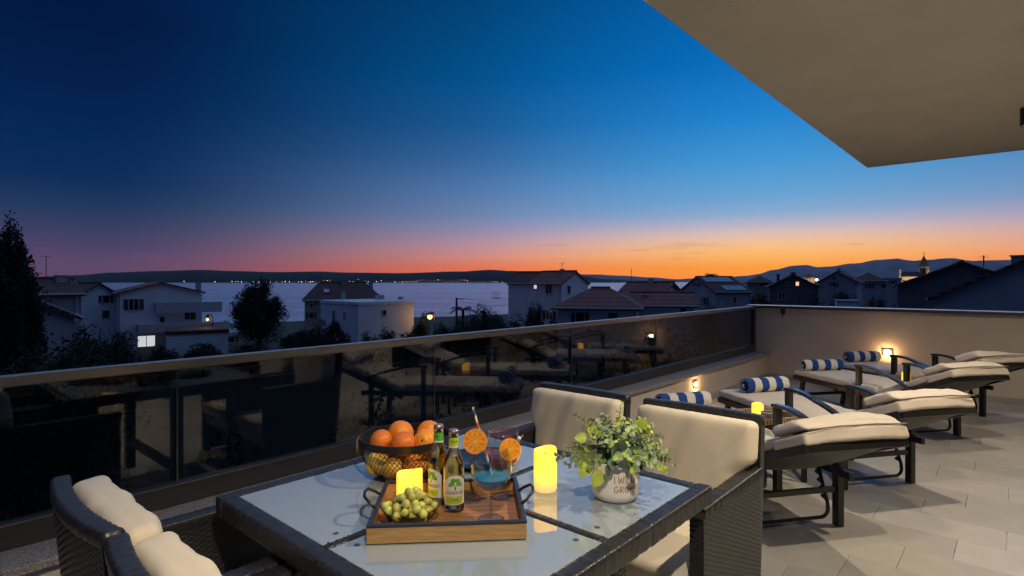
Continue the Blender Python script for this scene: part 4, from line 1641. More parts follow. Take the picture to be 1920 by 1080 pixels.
def orange_slice(c, rz, tilt, rr, label):
    t = thing('orange_slice', label, 'orange slice', c, 0, 'orange slices on the glass rim')
    t.rotation_euler = (tilt, 0, rz)
    th = 0.0032
    # disc in the local xz plane
    def ring(r0, r1, hy, m_, name, parent):
        b = MB()
        n = 48
        vs = []
        for (r_, y) in ((r0, -hy), (r1, -hy), (r1, hy), (r0, hy)):
            vs += [(r_ * math.cos(2 * PI * k / n), y, r_ * math.sin(2 * PI * k / n)) for k in range(n)]
        fs = []
        for j in range(4):
            for k in range(n):
                l = (k + 1) % n
                fs.append((j * n + k, j * n + l, ((j + 1) % 4) * n + l, ((j + 1) % 4) * n + k))
        b.add(vs, fs)
        return b.build(name, m_, parent)
    ring(rr * 0.945, rr, th, M_ORANGE, 'peel', t)
    ring(0.0008, rr * 0.944, th * 0.86, mat('orange_pith', (0.75, 0.45, 0.10), 0.6, var=0.05), 'pith', t)
    M_PULP = mat('orange_pulp', (0.82, 0.28, 0.015), 0.25, var=0.25, scale=160)
    for k in range(10):
        a0, a1 = 2 * PI * (k + 0.06) / 10, 2 * PI * (k + 0.94) / 10
        poly = [(rr * 0.10 * math.cos((a0 + a1) / 2), rr * 0.10 * math.sin((a0 + a1) / 2))]
        for i in range(6):
            a = a0 + (a1 - a0) * i / 5
            q = rr * (0.885 - (0.03 if i in (0, 5) else 0))
            poly.append((q * math.cos(a), q * math.sin(a)))
        MB().prism(poly, -th, th).build('segment', M_PULP, t)


orange_slice(rel(G1, -0.042, -0.030, 0.222), FACE + R(-6), R(-8), 0.0335, 'round orange slice on the side of the glass next to the bottles')
orange_slice(rel(G1, 0.052, -0.008, 0.194), FACE + R(14), R(-10), 0.0300, 'round orange slice on the side of the glass next to the table candle')
o = MB().lathe([(0.0055 * math.sin(PI * k / 10), -0.0055 * math.cos(PI * k / 10)) for k in range(11)], 16).build('pick_bead', M_WHITE, None, smooth=True, loc=rel(G1, 0.078, 0.0, 0.222))
tag(o, 'small white bead of the cocktail pick above the orange slice', 'cocktail pick')
MB().tube([(0, 0, 0), Matrix.Rotation(FACE, 3, 'Z') @ Vector((-0.05, 0.004, -0.042))], 0.0011, 6).build('pick_stick', M_SW, o)

# potted plant
PC = W(0.322, 1.772, TT + 0.0005)
pot = thing('potted_plant', 'eucalyptus plant in a white pot lettered I WILL GROW', 'plant', PC, FACE)
PRZ = 0.0745


def pot_r(z):
    z = max(0.0, min(0.122, z))
    if z < 0.03:
        return 0.052 + (PRZ - 0.052) * math.sin(PI / 2 * (z / 0.03)) ** 0.6
    return PRZ - 0.0035 * (z - 0.03) / 0.09


zz = [0.0, 0.002, 0.005, 0.010, 0.016, 0.023, 0.03, 0.06, 0.09, 0.115]
pp = [(0, 0.0)] + [(pot_r(z), z) for z in zz] + [(0.0705, 0.1185), (0.0690, 0.1200), (0.0668, 0.1185), (0.0655, 0.11), (0.0655, 0.095), (0, 0.095)]
pt = MB().lathe(pp, 56).build('pot', M_WHITE, pot, smooth=True, auto=60)
MB().lathe([(0, 0.0955), (0.064, 0.0955), (0.05, 0.101), (0, 0.103)], 24).build('soil', mat('soil', (0.03, 0.022, 0.014), 0.95, var=0.4, scale=60), pot)
STR = {'I': [[(0.15, 0), (0.12, 1)]], 'W': [[(0, 0.95), (0.22, 0.0), (0.48, 0.75), (0.72, 0.02), (0.98, 1.0)]], 'L': [[(0.15, 1.0), (0.12, 0.05), (0.62, 0.06)]],
       'G': [[(0.72, 0.85), (0.45, 1.0), (0.12, 0.7), (0.06, 0.3), (0.35, 0.0), (0.72, 0.15), (0.78, 0.45), (0.45, 0.45)]],
       'R': [[(0.12, 0), (0.15, 1.0)], [(0.15, 0.98), (0.55, 0.95), (0.66, 0.74), (0.5, 0.52), (0.16, 0.48), (0.72, 0.0)]],
       'O': [[(0.42, 1.0), (0.12, 0.75), (0.08, 0.3), (0.35, 0.0), (0.68, 0.2), (0.75, 0.65), (0.55, 0.95), (0.40, 1.0)]], ' ': []}
ADV = {'I': 0.36, 'W': 1.12, 'L': 0.70, 'G': 0.95, 'R': 0.88, 'O': 0.92, ' ': 0.30}
A0 = R(12)
for word, zb, hgt, x0, sc in (('I WILL', 0.066, 0.0235, -0.0335, 0.0192), ('GROW', 0.040, 0.0185, -0.0335, 0.0178)):
    x = x0
    for ch in word:
        if STR[ch]:
            b = MB()
            for st in STR[ch]:
                pts = []
                for (ax, az), (bx, bz) in zip(st, st[1:]):
                    for i in range(4):
                        pts.append((ax + (bx - ax) * i / 4, az + (bz - az) * i / 4))
                pts.append(st[-1])
                P3 = []
                for (lx, lz) in pts:
                    z = zb + lz * hgt
                    a = A0 + (x + lx * sc) / PRZ
                    P3.append(((pot_r(z) + 0.0004) * math.sin(a), -(pot_r(z) + 0.0004) * math.cos(a), z))
                b.tube(P3, 0.0011, 5)
            b.build('letter', M_COPPER, pt, smooth=True)
        x += ADV[ch] * sc

M_LEAF1 = mat('eucalyptus_leaf', (0.31, 0.41, 0.24), 0.55, var=0.4, scale=30)
M_LEAF2 = mat('fresh_leaf', (0.38, 0.50, 0.06), 0.5, var=0.3, scale=20)
M_LEAF3 = mat('blue_green_leaf', (0.12, 0.22, 0.15), 0.5, var=0.3, scale=20)
for m_ in (M_LEAF1, M_LEAF2, M_LEAF3):
    P(m_).inputs['Subsurface Weight'].default_value = 0.0


def leaf_shape(mb, p, d, n, ln, wd, curl=0.15, mi=0, k=6):
    d = Vector(d).normalized()
    s = d.cross(Vector(n))
    if s.length < 1e-4:
        s = d.cross(Vector((1, 0, 0.3)))
    s.normalize()
    nn = s.cross(d).normalized()
    p = Vector(p)
    vs = [p]
    row = []
    for i in range(1, k):
        q = i / k
        w = wd * math.sin(PI * q ** 0.8) ** 0.75 / 2
        c = p + d * (ln * q) - nn * (curl * ln * (q ** 2))
        row.append((len(vs), len(vs) + 1, len(vs) + 2))
        vs += [c - s * w + nn * w * 0.25, c, c + s * w + nn * w * 0.25]
    vs.append(p + d * ln - nn * curl * ln)
    fs = [(0, row[0][1], row[0][0]), (0, row[0][2], row[0][1])]
    for a, b in zip(row, row[1:]):
        fs += [(a[0], a[1], b[1], b[0]), (a[1], a[2], b[2], b[1])]
    e = len(vs) - 1
    fs += [(row[-1][0], row[-1][1], e), (row[-1][1], row[-1][2], e)]
    mb.add(vs, fs, None, mi)


small = MB()
stems = MB()
r6 = random.Random(5)
# local frame: x right, y away, z up
tips = []
for i in range(52):
    a = r6.uniform(0, 2 * PI)
    el = r6.uniform(0.25, 1.45)
    ln = r6.uniform(0.10, 0.17)
    tips.append((math.cos(a) * math.cos(el), math.sin(a) * math.cos(el), math.sin(el), ln))
tips += [(0.1, -0.1, 1.2, 0.15), (-0.15, 0.1, 1.2, 0.16), (0.9, -0.2, 0.25, 0.15), (0.85, -0.35, 0.18, 0.16), (0.9, 0.1, 0.35, 0.14), (0.75, -0.5, 0.1, 0.14), (-0.9, -0.2, 0.35, 0.17), (-0.8, -0.35, 0.15, 0.15), (-0.4, 0.1, 1.0, 0.19), (0.05, 0, 1.0, 0.19), (-0.2, -0.2, 1.0, 0.17), (0.3, 0, 1, 0.17), (0.15, -0.3, 1.0, 0.16)]
for (dx, dy, dz, ln) in tips:
    p = Vector((dx * 0.035, dy * 0.035, 0.10))
    d = Vector((dx * 0.7, dy * 0.7, dz + 0.5)).normalized()
    pts = [p.copy()]
    n = 13
    for k in range(n):
        d = (d + Vector((dx * 0.10, dy * 0.10, -0.06 - 0.05 * (1 - abs(dz)) * (k / n)))).normalized()
        p = p + d * (ln / n)
        pts.append(p.copy())
        if k >= 2 and not (p.z < 0.118 and p.y < 0.0 and abs(p.x) < 0.095):
            sz = r6.uniform(0.016, 0.027) * (1.15 - 0.5 * k / n)
            for s in (-1, 1):
                sd_ = d.cross(Vector((r6.uniform(-1, 1), r6.uniform(-1, 1), r6.uniform(-.5, 1)))).normalized()
                leaf_shape(small, p, sd_ * s + d * 0.35 + Vector((0, 0, 0.15)), d + Vector((0, -0.3, 0.5)), sz, sz * 0.9, 0.1, 0 if r6.random() < 0.75 else 1, 4)
    stems.tube(pts, 0.0009, 4)
sm = small.build('small_leaves', [M_LEAF1, M_LEAF2], pot, smooth=True, recalc=False)
tag(sm, kind='stuff')
stems.build('stems', mat('plant_stem', (0.10, 0.12, 0.04), 0.7), pot, smooth=True)
big = [((-0.055, -0.05, 0.205), (-0.7, -0.2, 0.45), 0.048, 0.040, 2), ((-0.095, -0.045, 0.195), (-0.9, -0.1, 0.1), 0.038, 0.034, 2), ((0.062, -0.02, 0.20), (0.45, -0.1, 0.85), 0.056, 0.058, 2),
       ((-0.055, -0.07, 0.105), (-0.45, -0.3, -0.85), 0.052, 0.040, 2), ((-0.090, -0.06, 0.125), (-0.55, -0.3, -0.7), 0.050, 0.040, 2), ((-0.015, -0.075, 0.16), (-0.2, -0.6, 0.5), 0.040, 0.044, 3), ((0.012, -0.085, 0.115), (0.15, -0.6, 0.75), 0.055, 0.055, 3),
       ((-0.03, -0.085, 0.105), (-0.35, -0.5, 0.55), 0.038, 0.042, 3), ((0.03, -0.07, 0.15), (0.6, -0.4, 0.6), 0.045, 0.036, 3), ((0.0, -0.07, 0.17), (0.2, -0.5, 0.8), 0.036, 0.040, 3), ((-0.02, -0.09, 0.13), (-0.5, -0.5, 0.3), 0.034, 0.036, 3)]
for (p, d, ln, wd, k) in big:
    b = MB()
    leaf_shape(b, p, d, (0.1, -1.0, 0.5), ln, wd, 0.12, 0, 8)
    b.build('leaf', M_LEAF2 if k == 2 else M_LEAF3, pot, smooth=True, recalc=False)
# ------------------------------------------------------------------ village houses
M_WALLW = mat('white_render', (0.78, 0.78, 0.77), 0.9, var=0.08, scale=0.7)
M_WALLG = mat('grey_render', (0.40, 0.39, 0.40), 0.9, var=0.1, scale=0.7)
M_WALLD = mat('dark_raw_render', (0.15, 0.145, 0.15), 0.95, var=0.15, scale=0.8)
M_WALLP = mat('ochre_stone', (0.42, 0.36, 0.28), 0.9, var=0.15, scale=1.2)
M_SHUT = mat('dark_shutter', (0.05, 0.045, 0.04), 0.7, var=0.15)
M_CONC = mat('concrete', (0.42, 0.42, 0.43), 0.9, var=0.12)
M_LITW = emit('lit_window', (0.95, 0.95, 1.0), 0.62)
M_LITO = emit('lit_window_warm', (1.0, 0.55, 0.22), 1.2)


def roof_mat(name, col):
    m = mat(name, col, 0.85, var=0.3, scale=3.0)
    nt = m.node_tree
    N, L = nt.nodes, nt.links
    tc = N.new('ShaderNodeTexCoord')
    wv = N.new('ShaderNodeTexWave')
    wv.inputs['Scale'].default_value = 1.4
    wv.inputs['Distortion'].default_value = 0.6
    wv.bands_direction = 'X'
    L.new(tc.outputs['Object'], wv.inputs['Vector'])
    w2 = N.new('ShaderNodeTexWave')
    w2.inputs['Scale'].default_value = 1.1
    w2.bands_direction = 'Z'
    L.new(tc.outputs['Object'], w2.inputs['Vector'])
    ad = N.new('ShaderNodeMath')
    ad.operation = 'ADD'
    L.new(wv.outputs['Fac'], ad.inputs[0])
    L.new(w2.outputs['Fac'], ad.inputs[1])
    bp = N.new('ShaderNodeBump')
    bp.inputs['Strength'].default_value = 0.9
    bp.inputs['Distance'].default_value = 0.08
    L.new(ad.outputs[0], bp.inputs['Height'])
    L.new(bp.outputs[0], P(m).inputs['Normal'])
    return m


M_ROOFR = roof_mat('red_roof_tiles', (0.32, 0.115, 0.085))
M_ROOFD = roof_mat('dark_roof_tiles', (0.15, 0.065, 0.05))
M_ROOFG = roof_mat('grey_roof_sheet', (0.10, 0.10, 0.11))


def slab_poly(mb, pts, th=0.16):
    """flat polygon thickened downwards"""
    n = len(pts)
    up = [Vector(p) for p in pts]
    dn = [p - Vector((0, 0, th)) for p in up]
    mb.add(up + dn, [tuple(range(n)), tuple(range(2 * n - 1, n - 1, -1))] + [(i, (i + 1) % n, n + (i + 1) % n, n + i) for i in range(n)])


def window(parent, face, x, z, w, h, kind, W2, dep):
    """x runs along the wall; z is the centre height"""
    if face == 'f':
        Mx = Matrix.Translation((x, 0, z))
    elif face == 'l':
        Mx = Matrix.Translation((-W2, x, z)) @ Matrix.Rotation(-PI / 2, 4, 'Z')
    else:
        Mx = Matrix.Translation((W2, x, z)) @ Matrix.Rotation(PI / 2, 4, 'Z')
    fr = MB()
    t = 0.07
    fr.box(-w / 2 - t, -w / 2, -0.06, 0.03, -h / 2 - t, h / 2 + t, Mx).box(w / 2, w / 2 + t, -0.06, 0.03, -h / 2 - t, h / 2 + t, Mx)
    fr.box(-w / 2, w / 2, -0.06, 0.03, h / 2, h / 2 + t, Mx).box(-w / 2 - 0.1, w / 2 + 0.1, -0.12, 0.03, -h / 2 - t - 0.03, -h / 2, Mx)
    if w > 0.7:
        fr.box(-0.03, 0.03, -0.05, 0.03, -h / 2, h / 2, Mx)
    f_ = fr.build('window', M_WHITEPVC, parent)
    if w > 0.55 and kind == 'dark':
        for s in (-1, 1):
            b0, b1 = sorted((s * (w / 2 + 0.09), s * (w + 0.06)))
            MB().box(b0, b1, -0.07, -0.03, -h / 2, h / 2, Mx).build('shutter', M_SHUT, f_)
    MB().box(-w / 2, w / 2, -0.02, 0.02, -h / 2, h / 2, Mx).build('pane', {'dark': M_DARKWIN, 'lit': M_LITW, 'warm': M_LITO, 'shut': M_SHUT}[kind], f_)


def house(label, px, d, w, dep, zb, ze, zr, yaw=0.0, ridge='x', wall=M_WALLW, roof=M_ROOFR, wins=(), chim=(), over=0.35, X=None, name='village_house', cat='house', hip=0.0, extra=None):
    """front wall centred at px, distance d; ze/zr: eave and ridge heights; ridge 'x' runs along the front"""
    p = W(X if X is not None else (px - 960) / FPX * d, d, zb)
    th = math.atan2(X if X is not None else (px - 960) / FPX * d, d)
    if X is None:
        w *= math.cos(th)
    t = thing(name, label, cat, p, FACE + R(yaw) - th)
    e, r_ = ze - zb, zr - zb
    W2 = w / 2
    b = MB()
    if ridge == 'flat':
        b.box(-W2, W2, 0, dep, 0, e)
        b.build('wall_body', wall, t)
        rf = MB().box(-W2 - 0.08, W2 + 0.08, -0.08, dep + 0.08, e + 0.002, r_).build('roof', roof, t, bevel=0.02)
    elif ridge == 'y':
        b.prism([(-W2, 0), (W2, 0), (W2, e), (0, r_ - 0.02), (-W2, e)], 0, dep)
        b.build('wall_body', wall, t)
        q = MB()
        sl_ = (r_ - e) / W2
        for s in (-1, 1):
            pts = [(0, -over, r_ + 0.16), (0, dep + over, r_ + 0.16), (s * (W2 + over), dep + over, e - sl_ * over + 0.16), (s * (W2 + over), -over, e - sl_ * over + 0.16)]
            slab_poly(q, pts)
        rf = q.build('roof', roof, t)
    else:
        D2 = dep / 2
        if hip > 0:
            b.box(-W2, W2, 0, dep, 0, e)
        else:
            Mz = Matrix(((0, 1, 0, 0), (1, 0, 0, 0), (0, 0, 1, 0), (0, 0, 0, 1)))
            b.prism([(0, 0), (dep, 0), (dep, e), (D2, r_ - 0.02), (0, e)], -W2, W2, Mz)
        b.build('wall_body', wall, t)
        q = MB()
        sl_ = (r_ - e) / D2
        ex = W2 + over
        hx = max(0.0, ex - hip)
        lo = e - sl_ * over + 0.16
        A, B_, C, D_ = (-ex, -over, lo), (ex, -over, lo), (ex, dep + over, lo), (-ex, dep + over, lo)
        r0, r1 = (-hx if hip else -ex, D2, r_ + 0.16), (hx if hip else ex, D2, r_ + 0.16)
        slab_poly(q, [A, B_, r1, r0])
        slab_poly(q, [C, D_, r0, r1])
        if hip:
            slab_poly(q, [B_, C, r1])
            slab_poly(q, [D_, A, r0])
        rf = q.build('roof', roof, t)
    if ridge == 'x':
        g = MB().tube([(-W2 - over, -over - 0.07, lo - 0.03), (W2 + over, -over - 0.07, lo - 0.03)], 0.065, 8)
        g.tube([(W2 - 0.15, -over - 0.07, lo - 0.05), (W2 - 0.15, -0.06, lo - 0.35), (W2 - 0.15, -0.06, 0.05)], 0.045, 6)
        g.build('gutter', M_CONC, rf)
        MB().tube([Vector(r0) + Vector((0, 0, 0.02)), Vector(r1) + Vector((0, 0, 0.02))], 0.11, 8).build('ridge_cap', roof, rf, smooth=True)
    elif ridge == 'y':
        for s in (-1, 1):
            g = MB()
            ez = e - (r_ - e) / W2 * over + 0.1
            g.tube([(s * (W2 + over + 0.06), -over, ez), (s * (W2 + over + 0.06), dep + over, ez)], 0.06, 8)
            g.tube([(s * (W2 + over + 0.06), 0.2, ez), (s * (W2 + 0.06), 0.2, ez - 0.35), (s * (W2 + 0.06), 0.2, 0.05)], 0.045, 6)
            g.build('gutter', M_CONC, rf)
        MB().tube([(0, -over, r_ + 0.17), (0, dep + over, r_ + 0.17)], 0.11, 8).build('ridge_cap', roof, rf, smooth=True)
    for (cx_, cy_, cz_, cw_, ch_) in chim:
        c_ = MB().box(cx_ - cw_ / 2, cx_ + cw_ / 2, cy_ - cw_ / 2, cy_ + cw_ / 2, cz_ - zb - 1.2, cz_ - zb + ch_)
        c_.box(cx_ - cw_ * 0.62, cx_ + cw_ * 0.62, cy_ - cw_ * 0.62, cy_ + cw_ * 0.62, cz_ - zb + ch_ + 0.001, cz_ - zb + ch_ + 0.07)
        c_.build('chimney', M_WALLG if wall is not M_WALLD else M_WALLD, rf)
    for (face, x, z, ww, hh, kind) in wins:
        window(t, face, x, z - zb, ww, hh, kind, W2, dep)
    if extra:
        extra(t, rf, zb)
    return t


def mast(parent, x, y, z0, h, arms=3, r_=0.025):
    b = MB().tube([(x, y, z0), (x, y, z0 + h)], r_, 6)
    for i in range(arms):
        b.bar((x - 0.35 + 0.05 * i, y, z0 + h - 0.12 * i - 0.05), (x + 0.35 - 0.05 * i, y, z0 + h - 0.12 * i - 0.05), 0.018, 0.018)
    b.build('antenna', M_ALU, parent)


def yz(py, d):
    return EYE - (py - HZ) / FPX * d


# far left, beside the cypress
house('dark tiled house with a chimney beside the tall cypress', 72, 38, 5.6, 6.0, -5.0, yz(553, 38), yz(527, 38), 8, 'x', M_WALLG, M_ROOFD,
      wins=[('f', 0.3, -1.6, 0.7, 0.9, 'dark')], chim=[(1.6, 2.4, yz(524, 38), 0.6, 0.25)], extra=lambda t, rf, zb: mast(rf, 0.85, 3, yz(527, 38) - zb + 0.1, 1.7, 1))
house('lower shed with a dark sloping tile roof under the tiled house', 40, 29, 5.6, 5, -4.6, yz(598, 29), yz(556, 29), 0, 'y', M_WALLG, M_ROOFD)
house('small pale house with one window between the tiled house and the white villa', 186, 60, 3.9, 7, -6, yz(552, 60), yz(533, 60), 18, 'y', M_WALLW, M_ROOFD,
      wins=[('f', 0.6, yz(561, 60), 0.6, 0.75, 'dark'), ('f', 0.6, yz(590, 60), 0.6, 0.8, 'shut')])


def villa_extra(t, rf, zb):
    for (x0, x1, y0, z0, z1, nm) in ((-0.7, 5.5, -1.3, yz(584, 60), yz(567, 60), 'balcony'), (-2.3, 6.0, -2.6, yz(617, 60), yz(605, 60), 'balcony')):
        b = MB()
        b.box(x0, x1, y0, -0.01, z0 - zb - 0.14, z0 - zb)
        b.box(x0, x1, y0, y0 + 0.1, z0 - zb + 0.001, z1 - zb)
        b.box(x0, x0 + 0.1, y0 + 0.101, -0.01, z0 - zb + 0.001, z1 - zb)
        b.box(x1 - 0.1, x1, y0 + 0.101, -0.01, z0 - zb + 0.001, z1 - zb)
        b.build(nm, M_CONC, t)


house('white villa with low gable, two long balconies and one brightly lit ground floor window', 304, 60, 8.6, 9, -6.0, yz(549, 60), yz(532, 60), 7, 'y', M_WALLW, M_ROOFR,
      wins=[('f', -2.5, yz(570, 60), 0.8, 1.1, 'dark'), ('f', 2.6, yz(593, 60), 1.0, 0.85, 'shut'), ('f', 0.0, yz(599, 60), 0.4, 0.5, 'dark'), ('f', -1.4, yz(638, 60), 1.5, 1.1, 'lit')],
      chim=[(3.9, 3.0, yz(545, 60), 0.5, 0.9)], extra=villa_extra)
house('low flat-roofed garage in front of the white villa', 372, 52, 5.6, 5, -5.6, yz(626, 52), yz(619, 52), 3, 'flat', M_WALLW, M_ROOFD)
house('pale outbuilding with a white window frame behind the round tree', 462, 58, 4.5, 5, -6.5, yz(627, 58), yz(622, 58), 0, 'flat', M_WALLP, M_CONC,
      wins=[('f', -1.4, yz(635, 58), 0.6, 0.6, 'dark')])
house('house with broad dark red roof and skylight behind the white cube house', 645, 78, 10.6, 9, -7, yz(562, 78), yz(532, 78), 3, 'x', M_WALLP, M_ROOFD, hip=2.2,
      wins=[('f', -4.2, yz(572, 78), 0.35, 0.4, 'dark'), ('f', -4.2, yz(590, 78), 0.6, 0.8, 'dark')], chim=[(0.3, 4.5, yz(530, 78), 1.0, 0.35), (4.0, 4.5, yz(533, 78), 0.6, 0.4)],
      extra=lambda t, rf, zb: MB().box(-2.6, -1.9, 0, 0.05, -0.45, 0.45, Matrix.Translation((0, 1.6, yz(549, 78) - zb + 0.3)) @ Matrix.Rotation(R(-62), 4, 'X')).build('skylight', M_WHITEPVC, rf))


def cube_extra(t, rf, zb):
    top = yz(565, 55) - zb
    b = MB()
    for (x, y, s, h) in ((-2.2, 5.0, 0.35, 0.8), (0.6, 3.0, 0.4, 0.45), (1.2, 3.1, 0.4, 0.45), (2.4, 1.4, 0.4, 0.3)):
        MB().box(x - s / 2, x + s / 2, y - s / 2, y + s / 2, top + 0.05, top + 0.05 + h).build('roof_vent', M_WALLG, rf, bevel=0.02)


house('white flat-roofed cube house warmly lit at its lower corner', 0, 56.4, 6.2, 8.4, -5.6, yz(572, 55), yz(566, 55), 30, 'flat', M_WALLW, M_WALLW,
      wins=[('f', -0.3, yz(588, 55), 0.35, 0.5, 'dark'), ('l', 2.8, yz(590, 56), 0.4, 0.5, 'dark'), ('l', 5.2, yz(600, 56), 0.5, 1.6, 'dark')], X=-12.4, extra=cube_extra)


def tall_extra(t, rf, zb):
    b = MB().box(-3.2, -2.3, -0.9, -0.01, yz(559, 64) - zb - 0.1, yz(559, 64) - zb)
    for i in range(7):
        b.tube([(-3.18 + 0.14 * i, -0.88, yz(559, 64) - zb), (-3.18 + 0.14 * i, -0.88, yz(549, 64) - zb)], 0.015, 5)
    b.tube([(-3.18, -0.88, yz(549, 64) - zb), (-2.3, -0.88, yz(549, 64) - zb)], 0.02, 5)
    b.build('balcony', M_WHITEPVC, t)


house('tall pale house wing with a steel balcony facing the sea', 976, 66, 3.0, 6.5, -6.4, yz(533, 66), yz(512, 66), -18, 'x', M_WALLW, M_ROOFD, over=0.15, extra=tall_extra)
house('white gabled house with red roof and a small lit window beside dark shutters', 1022, 62, 4.3, 5.4, -6, yz(533, 62), yz(511, 62), -36, 'x', M_WALLW, M_ROOFR, over=0.2,
      wins=[('f', -1.3, yz(538, 62), 0.4, 0.4, 'lit'), ('f', 0.5, yz(542, 62), 0.75, 0.9, 'shut'), ('r', 1.4, yz(543, 62), 0.5, 0.8, 'dark'), ('f', 0.6, yz(590, 62), 0.8, 0.9, 'dark')], chim=[(0.4, 2.7, yz(510, 62), 0.35, 0.3)],
      extra=lambda t, rf, zb: mast(rf, 0.4, 2.7, yz(510, 62) - zb + 0.4, 0.7, 2))
house('low white house with broad red hipped roof just beyond the balustrade', 1118, 42, 5.9, 6.5, -4.8, yz(577, 42), yz(545, 42), -6, 'x', M_WALLW, M_ROOFR, hip=2.6, over=0.45,
      wins=[('f', -1.2, yz(596, 42), 0.6, 0.7, 'dark'), ('f', 1.2, yz(596, 42), 0.6, 0.7, 'shut')])
house('dim red-roofed house with a pale gable rising behind the hipped roof', 1196, 56, 4.6, 5.6, -5.2, yz(556, 56), yz(532, 56), -26, 'x', M_WALLW, M_ROOFR,
      wins=[('r', 1.9, yz(551, 56), 0.3, 0.4, 'dark'), ('r', 3.4, yz(551, 56), 0.3, 0.4, 'dark')], chim=[(0.2, 2.6, yz(533, 56), 0.4, 0.5)], extra=lambda t, rf, zb: mast(rf, -2.0, 2.6, yz(533, 56) - zb, 1.6, 0))
house('long low red-roofed wing with a stubby chimney next to the hipped roof', 1245, 46, 4.8, 5.0, -4.8, yz(574, 46), yz(553, 46), 4, 'x', M_WALLW, M_ROOFR,
      wins=[('f', 1.5, yz(583, 46), 0.4, 0.5, 'dark')], chim=[(-1.4, 1.6, yz(563, 46), 0.4, 0.35)])


def solar(t, rf, zb):
    ze, zr = yz(549, 68) - zb, yz(521, 68) - zb
    D2 = 3.9
    an = math.atan2(zr - ze, D2)
    Mx = Matrix.Translation((0, 0, ze + 0.22)) @ Matrix.Rotation(an, 4, 'X')
    Ln = math.hypot(D2, zr - ze)
    m_ = mat('solar_cells', (0.02, 0.035, 0.06), 0.12, var=0.1)
    P(m_).inputs['IOR'].default_value = 2.2
    for k in range(4):
        MB().box(-2.2 + 1.02 * k, -1.22 + 1.02 * k, Ln * 0.60, Ln * 0.92, 0.0, 0.05, Mx).build('solar_panel', m_, rf)
    for k in range(3):
        MB().box(-0.9 + 1.02 * k, 0.08 + 1.02 * k, Ln * 0.03, Ln * 0.33, 0.0, 0.05, Mx).build('solar_panel', m_, rf)


house('grey gabled house with blue solar panels on its roof', 0, 69.5, 5.0, 7.8, -6.2, yz(549, 68), yz(521, 68), 36, 'x', M_WALLG, M_ROOFD, over=0.2,
      wins=[('f', 0.2, yz(563, 68), 0.4, 0.8, 'dark'), ('l', 3.9, yz(534, 68), 0.7, 0.5, 'dark'), ('l', 2.0, yz(566, 68), 0.6, 1.0, 'dark')], X=27.0, extra=solar)
house('small distant house with red hipped roof beside the solar roof', 1424, 115, 5.0, 6, -8, yz(529, 115), yz(519, 115), 0, 'x', M_WALLP, M_ROOFD, hip=2.4, wins=[('f', 0.8, yz(533, 115), 0.6, 0.6, 'dark')])
house('dark gabled house with one orange lit attic window', 1488, 85, 7.2, 8, -7, yz(537, 85), yz(516, 85), 4, 'y', M_WALLD, M_ROOFD,
      wins=[('f', 0.5, yz(532, 85), 0.4, 0.55, 'warm'), ('f', -0.9, yz(532, 85), 0.4, 0.5, 'dark'), ('f', -1.6, yz(555, 85), 0.9, 1.0, 'shut')], chim=[(-2.0, 2, yz(523, 85), 0.4, 0.7), (0.1, 2, yz(516, 85), 0.6, 0.4)])
house('grey gabled house with two small dark windows left of the church', 1570, 100, 6.6, 8, -7.5, yz(528, 100), yz(510, 100), -8, 'y', M_WALLG, M_ROOFD,
      wins=[('f', -0.5, yz(522, 100), 0.5, 0.5, 'dark'), ('f', -0.5, yz(533, 100), 0.6, 0.7, 'dark')], chim=[(0, 2, yz(509, 100), 0.5, 0.5)])
house('wide grey house with low hipped roof directly left of the church', 1628, 108, 7.0, 8, -7.8, yz(527, 108), yz(514, 108), 0, 'x', M_WALLG, M_ROOFD, hip=3.0,
      wins=[('f', -2.4, yz(536, 108), 0.6, 1.0, 'dark'), ('f', 0.2, yz(536, 108), 0.7, 0.8, 'dark'), ('f', 2.4, yz(536, 108), 0.7, 0.8, 'shut')])
house('flat-roofed grey block in front of the church nave', 1668, 125, 5.0, 7, -8.5, yz(523, 125), yz(521, 125), 0, 'flat', M_WALLG, M_CONC, wins=[('f', 0.6, yz(529, 125), 0.6, 0.8, 'dark')])
house('large dark unplastered gable wall under the church tower', 1804, 42, 10.0, 9, -4.8, yz(536, 42), yz(494, 42), 4, 'y', M_WALLD, M_ROOFD, over=0.3, extra=lambda t, rf, zb: mast(rf, 1.6, 4, yz(499, 42) - zb, 0.9, 2, 0.05))
house('nearest dark gable house with a square chimney beyond the taller wall', 1925, 30, 10.6, 9, -4.2, yz(562, 30), yz(490, 30), -3, 'y', M_WALLG, M_ROOFD, chim=[(-0.4, 1.0, yz(490, 30), 0.55, 0.3)], over=0.3)
house('small white shed behind the taller wall', 1590, 60, 2.4, 2.6, -5.5, yz(566, 60), yz(563, 60), 4, 'flat', M_WALLW, M_CONC)


def point_lamp(parent, loc, e, col=(1.0, 0.62, 0.28), rad=0.08):
    ld = bpy.data.lights.new('lamp_light', 'POINT')
    ld.energy = e
    ld.color = col
    ld.shadow_soft_size = rad
    lo = bpy.data.objects.new('lamp_light', ld)
    COL.objects.link(lo)
    lo.parent = parent
    lo.location = loc


